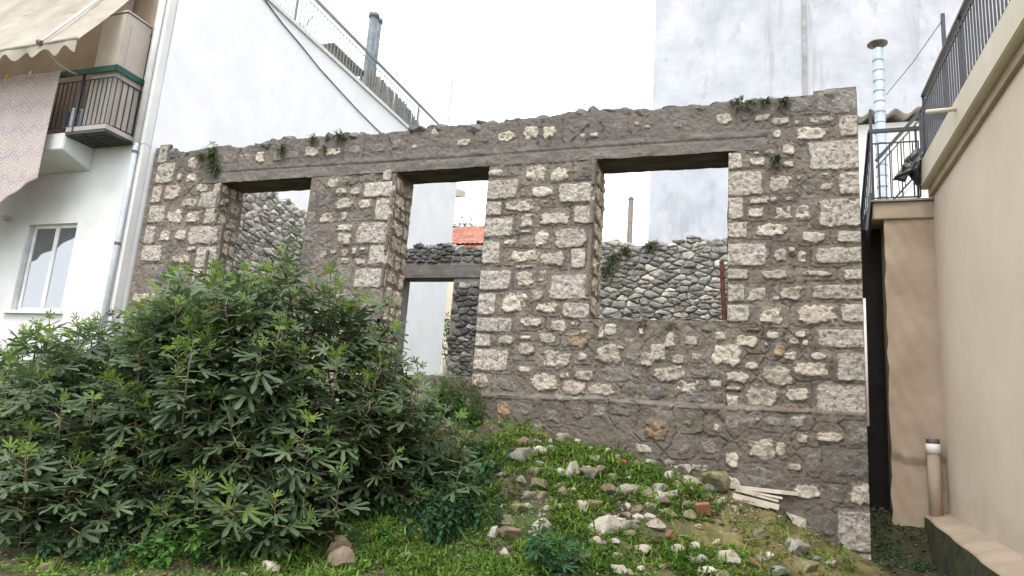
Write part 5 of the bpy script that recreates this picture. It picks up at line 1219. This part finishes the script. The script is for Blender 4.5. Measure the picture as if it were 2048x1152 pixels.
SHORT = ['flat-topped grey boulder', 'brown rock behind that boulder', 'mossy rock at the wall', 'thin reddish slab', 'pointed upright stone', 'white squared block', 'grey rock near the block', 'largest angular stone', 'pitted pale stone', 'pale wedge stone',
         'half-buried dark rock', 'clean white lump', 'rounded pale cobble', 'flat white disc stone', 'round mossy boulder', 'brown cracked rock', 'big mossy boulder', 'pebbly concrete lump', 'smooth grey slab', 'gravelly lump', 'grey foot stone', 'white broken stone',
         'blotched brown boulder', 'tilted brown slab', 'squarish pale stone', 'rounded brown stone']
LAND = [((b[0] + b[2]) / 2, (b[1] + b[3]) / 2, n_) for (v, q, m, lab), n_ in zip(BIG, SHORT) for b in [zb(*v, q)]]
def near(px, py): return min(LAND, key=lambda l: (l[0] - px) ** 2 + (l[1] - py) ** 2)[2]
CN = {'rock_pale': 'pale', 'rock_white': 'whitish', 'rock_grey': 'grey', 'rock_moss': 'mossy', 'rock_brown': 'brown'}
for v, q, m, lab in BIG: rock(*zb(*v, q), m, lab)
MID = [(A4, q) for q in [(365, 205, 440, 235), (465, 200, 505, 235), (735, 245, 805, 300), (990, 250, 1080, 310), (1085, 270, 1165, 325), (1165, 270, 1230, 330), (920, 305, 1020, 365), (855, 265, 910, 300), (1275, 340, 1355, 390), (905, 395, 985, 450), (905, 450, 970, 505),
      (980, 455, 1075, 505), (985, 510, 1110, 600), (1245, 550, 1390, 630), (230, 455, 330, 515), (535, 530, 605, 610), (200, 640, 350, 720), (1000, 650, 1070, 715), (885, 890, 990, 940), (135, 960, 200, 1040), (160, 1090, 260, 1152), (1125, 950, 1190, 1005), (1260, 955, 1315, 1000),
      (1320, 930, 1425, 1015), (1455, 915, 1545, 1000), (1430, 1010, 1505, 1070), (1480, 1000, 1596, 1080), (1490, 790, 1550, 835), (1300, 630, 1355, 655), (1330, 490, 1400, 550), (1365, 380, 1495, 470), (1255, 420, 1360, 510), (1150, 635, 1190, 670)]] + \
      [(A5, q) for q in [(260, 245, 340, 310), (355, 315, 430, 385), (150, 555, 240, 610), (340, 700, 440, 780), (870, 830, 970, 920), (765, 870, 910, 960), (1380, 890, 1440, 930), (660, 880, 700, 930), (90, 860, 160, 950), (1480, 900, 1620, 1000)]] + \
      [(A6, q) for q in [(1250, 610, 1380, 685), (1185, 645, 1260, 715), (1050, 665, 1105, 710), (1820, 675, 1900, 715), (1950, 400, 2048, 510)]] + [(A7, (1930, 790, 2048, 835))]
for i, (v, q) in enumerate(MID):
    b = zb(*v, q); m = ['rock_pale', 'rock_white', 'rock_grey', 'rock_brown', 'rock_moss', 'rock_pale'][(i * 7) % 6]; wpx = b[2] - b[0]
    rock(*b, m, '%s %s loose stone lying near the %s' % ('small' if wpx < 20 else 'fist-sized' if wpx < 29 else 'large', CN[m], near((b[0] + b[2]) / 2, (b[1] + b[3]) / 2)), 'loose stones scattered on the mound')
r = random.Random(21); cnt = 0
while cnt < 60:
    px, py = r.uniform(960, 1690), r.uniform(870, 1150)
    if py < 860 + .30 * max(0, px - 1150) + 40 * (px < 1050): continue
    s = r.uniform(5, 13); g = hit(px, py)
    if g[1] > YW - .12: continue
    m = r.choice(['rock_pale', 'rock_white', 'rock_grey', 'rock_brown', 'rock_moss']); rock(px - s, py - s * .7, px + s, py + s * .5, m, 'small %s rubble chip near the %s' % (CN[m], near(px, py)), 'rubble chips on the mound', 'rubble_chip'); cnt += 1
r = random.Random(33); cnt = 0
while cnt < 60:
    px, py = r.gauss(1260, 150), r.gauss(985, 75)
    if not (1000 < px < 1680 and 868 < py < 1150) or py < 862 + .30 * max(0, px - 1150): continue
    s = r.uniform(9, 21); g = hit(px, py)
    if g[1] > YW - .15: continue
    m = r.choice(['rock_grey', 'rock_brown', 'rock_moss', 'rock_pale', 'rock_moss', 'rock_grey']); rock(px - s, py - s * .45, px + s, py + s * .75, m, '%s half-buried %s stone near the %s' % ('small' if s < 14 else 'big', CN[m], near(px, py)), 'half-buried stones on the mound', 'buried_stone'); cnt += 1
def brick(px, py, w, h, dpt, lab, rot, mat='terracotta'):
    g = hit(px, py); V, Fc = MB().box(-w / 2, w / 2, -dpt / 2, dpt / 2, 0, h).V, None
    mb = MB().box(-w / 2, w / 2, -dpt / 2, dpt / 2, -.02, h); o = mb.obj('brick_fragment', mat, bevel=.008, label=lab, cat='brick'); o.location = (g[0], g[1], g[2] - .01); o.rotation_euler = rot
brick(1242, 930, .13, .06, .10, 'orange brick chip near the wall foot among pale stones', (.2, .1, .3)); brick(1340, 1074, .09, .06, .08, 'small red brick chip in the grass', (.1, .3, .7))
brick(1406, 1028, .17, .12, .10, 'broken orange brick half buried in the mossy bank', (.25, -.15, .25)); brick(1512, 1132, .22, .03, .12, 'broken red roof tile among the stones', (.5, .45, .3))
# painted white strips stacked against the wall
for i, (q, w, lab) in enumerate([((510, 168, 1215, 248), .05, 'longest white timber strip on top of the stack by the wall'), ((620, 203, 1050, 292), .028, 'narrow white timber strip second in the stack'), ((570, 205, 1010, 322), .028, 'narrow white timber strip in the middle of the stack'),
                           ((540, 262, 1015, 385), .07, 'widest white timber strip low in the stack'), ((570, 302, 910, 392), .024, 'shortest white timber strip at the bottom of the stack')]):
    y = YW - .10 - .055 * i; a = onY(1360 + q[0] / 5.12, 940 + q[1] / 5.12, y); b = onY(1360 + q[2] / 5.12, 940 + q[3] / 5.12, y)
    b[1] += .02
    MB().bar(a, b, .045, w).obj('timber_strip', 'moulding', bevel=.004, label=lab, cat='timber')
a = onY(1360 + 1350 / 5.12, 940 + 700 / 5.12, YW - .12); b = onY(1360 + 1770 / 5.12, 940 + 1030 / 5.12, YW - .16)
MB().bar(a, b, .12, .025).obj('timber_board', 'timber', label='dark weathered board sloping down beside the wall foot', cat='board')
q = [onY(1360 + x / 5.12, 940 + y / 5.12, YW - d) for x, y, d in ((1085, 430, .09), (1300, 505, .09), (1280, 650, .16), (1190, 600, .20))]
q = [np.array(p) for p in q]; o = np.array([0, -.03, 0])
MB().hexa([q[3], q[2], q[2] - o, q[3] - o, q[0], q[1], q[1] - o, q[0] - o]).obj('stone_plate', 'rock_pale', label='thin broken plate leaning on the wall beneath the white strips', cat='plate')

# ================================================================== ground cover
def cover():
    r = np.random.default_rng(4); N = 74000
    X = r.uniform(-6.5, 1.0, N); Y = r.uniform(4.8, 9.98, N); Pn = np.stack([X, Y, 0 * X], -1)
    dens = sst(-.30, .22, fbm(Pn * 1.5, 51, 3)) * (1 - .82 * sst(-1.1, -.4, X + .25 * (YW - Y) * -1 + .3 * vnoise(Pn * 2, 52))) * (1 - .7 * sst(.55, .15, YW - Y))
    dens = np.maximum(dens, .30 * sst(-2.3, -2.9, X) * sst(9.9, 9.3, Y)); dens = dens * (1 - .85 * sst(-4.2, -4.9, X)); keep = r.random(N) < dens; X, Y = X[keep], Y[keep]
    px, py, dz = proj(np.stack([X, Y, terrain(X, Y)], -1)); k = (px > -30) & (px < 2080) & (py < 1200); X, Y = X[k], Y[k]; Z = terrain(X, Y); n = len(X)
    Vs, Fs = [], []; b = 0
    for j in range(5):
        a = r.uniform(0, 6.28, n); s = r.uniform(.014, .040, n); hgt = r.uniform(.0, .07, n) * (.4 + .6 * sst(-.2, .4, vnoise(np.stack([X, Y, 0 * X], -1) * 3, 53)))
        e = r.uniform(-.2, .9, n); d = np.stack([np.cos(a) * np.cos(e), np.sin(a) * np.cos(e), np.sin(e)], -1); w = np.stack([-np.sin(a), np.cos(a), 0 * a], -1)
        c = np.stack([X + r.normal(0, .02, n), Y + r.normal(0, .02, n), Z + hgt], -1)
        if j == 4: s = s * np.where(r.random(n) < .35, 2.4, .8); d[:, 2] += .8; w = w * .25
        V = np.stack([c, c + (d * .55 + w * .55) * s[:, None], c + d * s[:, None], c + (d * .55 - w * .55) * s[:, None]], 1).reshape(-1, 3)
        Vs.append(V); Fs.append(np.arange(n * 4).reshape(-1, 4) + b); b += n * 4
    link('ground_cover', mesh('ground_cover', np.vstack(Vs), np.vstack(Fs), 'cover_leaf'), kind='stuff', label='low green clover and grass covering the rubble mound', cat='ground cover')
    # gravel and crumbs of mortar
    N = 17000; X = r.uniform(-4.6, 1.25, N); Y = r.uniform(6.0, 9.95, N); d = sst(-.05, .4, fbm(np.stack([X, Y, 0 * X], -1) * 1.3, 57, 3)); k = r.random(N) < d * .8; X, Y = X[k], Y[k]; Z = terrain(X, Y); n = len(X)
    o = np.array([[1, 0, 0], [-1, 0, 0], [0, 1, 0], [0, -1, 0], [0, 0, 1], [0, 0, -1.]]); f = np.array([[0, 2, 4], [2, 1, 4], [1, 3, 4], [3, 0, 4], [2, 0, 5], [1, 2, 5], [3, 1, 5], [0, 3, 5]])
    s = r.uniform(.006, .03, (n, 1, 1)) * r.uniform(.4, 1, (n, 1, 1)); V = (o[None] * r.uniform(.5, 1.2, (n, 6, 1)) * s + np.stack([X, Y, Z + .006], -1)[:, None]).reshape(-1, 3); Fc = (f[None] + 6 * np.arange(n)[:, None, None]).reshape(-1, 3)
    link('gravel', mesh('gravel', V, Fc, 'rock_pale'), kind='stuff', label='pale gravel and mortar crumbs strewn over the mound', cat='gravel')
cover()
def litter():
    """dead leaves and chips on the damp floor of the passage and under the fig bushes"""
    r = np.random.default_rng(8)
    for nm, (x0, x1, y0, y1), n, mat, lab in (('leaf_litter', (1.25, 2.0, 7.6, 11.0), 1500, 'dead_leaf', 'brown leaf litter on the damp passage floor'), ('passage_moss', (1.25, 2.0, 7.6, 11.0), 2600, 'weed_leaf_deep', 'dark green moss plants on the damp passage floor'),
                                              ('fallen_leaves', (-9.5, -3.8, 4.6, 8.2), 5200, 'dead_leaf', 'dry fallen fig leaves on the soil under the bushes'), ('undergrowth', (-9.5, -3.8, 4.6, 8.0), 9000, 'weed_leaf', 'low green undergrowth in the shade under the fig bushes')):
        X = r.uniform(x0, x1, n); Y = r.uniform(y0, y1, n); k = fbm(np.stack([X, Y, 0 * X], -1) * 2.2, 61, 3) > (-.1 if 'moss' in nm or nm == 'undergrowth' else -.5); X, Y = X[k], Y[k]; n = len(X); Z = terrain(X, Y)
        a = r.uniform(0, 6.28, n); e = r.uniform(-.2, .5, n) if mat == 'dead_leaf' else r.uniform(.1, 1.1, n); s_ = r.uniform(.015, .05, n)
        d = np.stack([np.cos(a) * np.cos(e), np.sin(a) * np.cos(e), np.sin(e)], -1); w = np.stack([-np.sin(a), np.cos(a), r.uniform(-.4, .4, n)], -1); c = np.stack([X, Y, Z + .006 + (0 if mat == 'dead_leaf' else r.uniform(0, .05, n))], -1)
        V = np.stack([c, c + (d * .5 + w * .38) * s_[:, None], c + d * s_[:, None], c + (d * .5 - w * .38) * s_[:, None]], 1).reshape(-1, 3)
        link(nm, mesh(nm, V, np.arange(n * 4).reshape(-1, 4), mat), kind='stuff', label=lab, cat='leaf litter' if mat == 'dead_leaf' else 'ground cover')
litter()
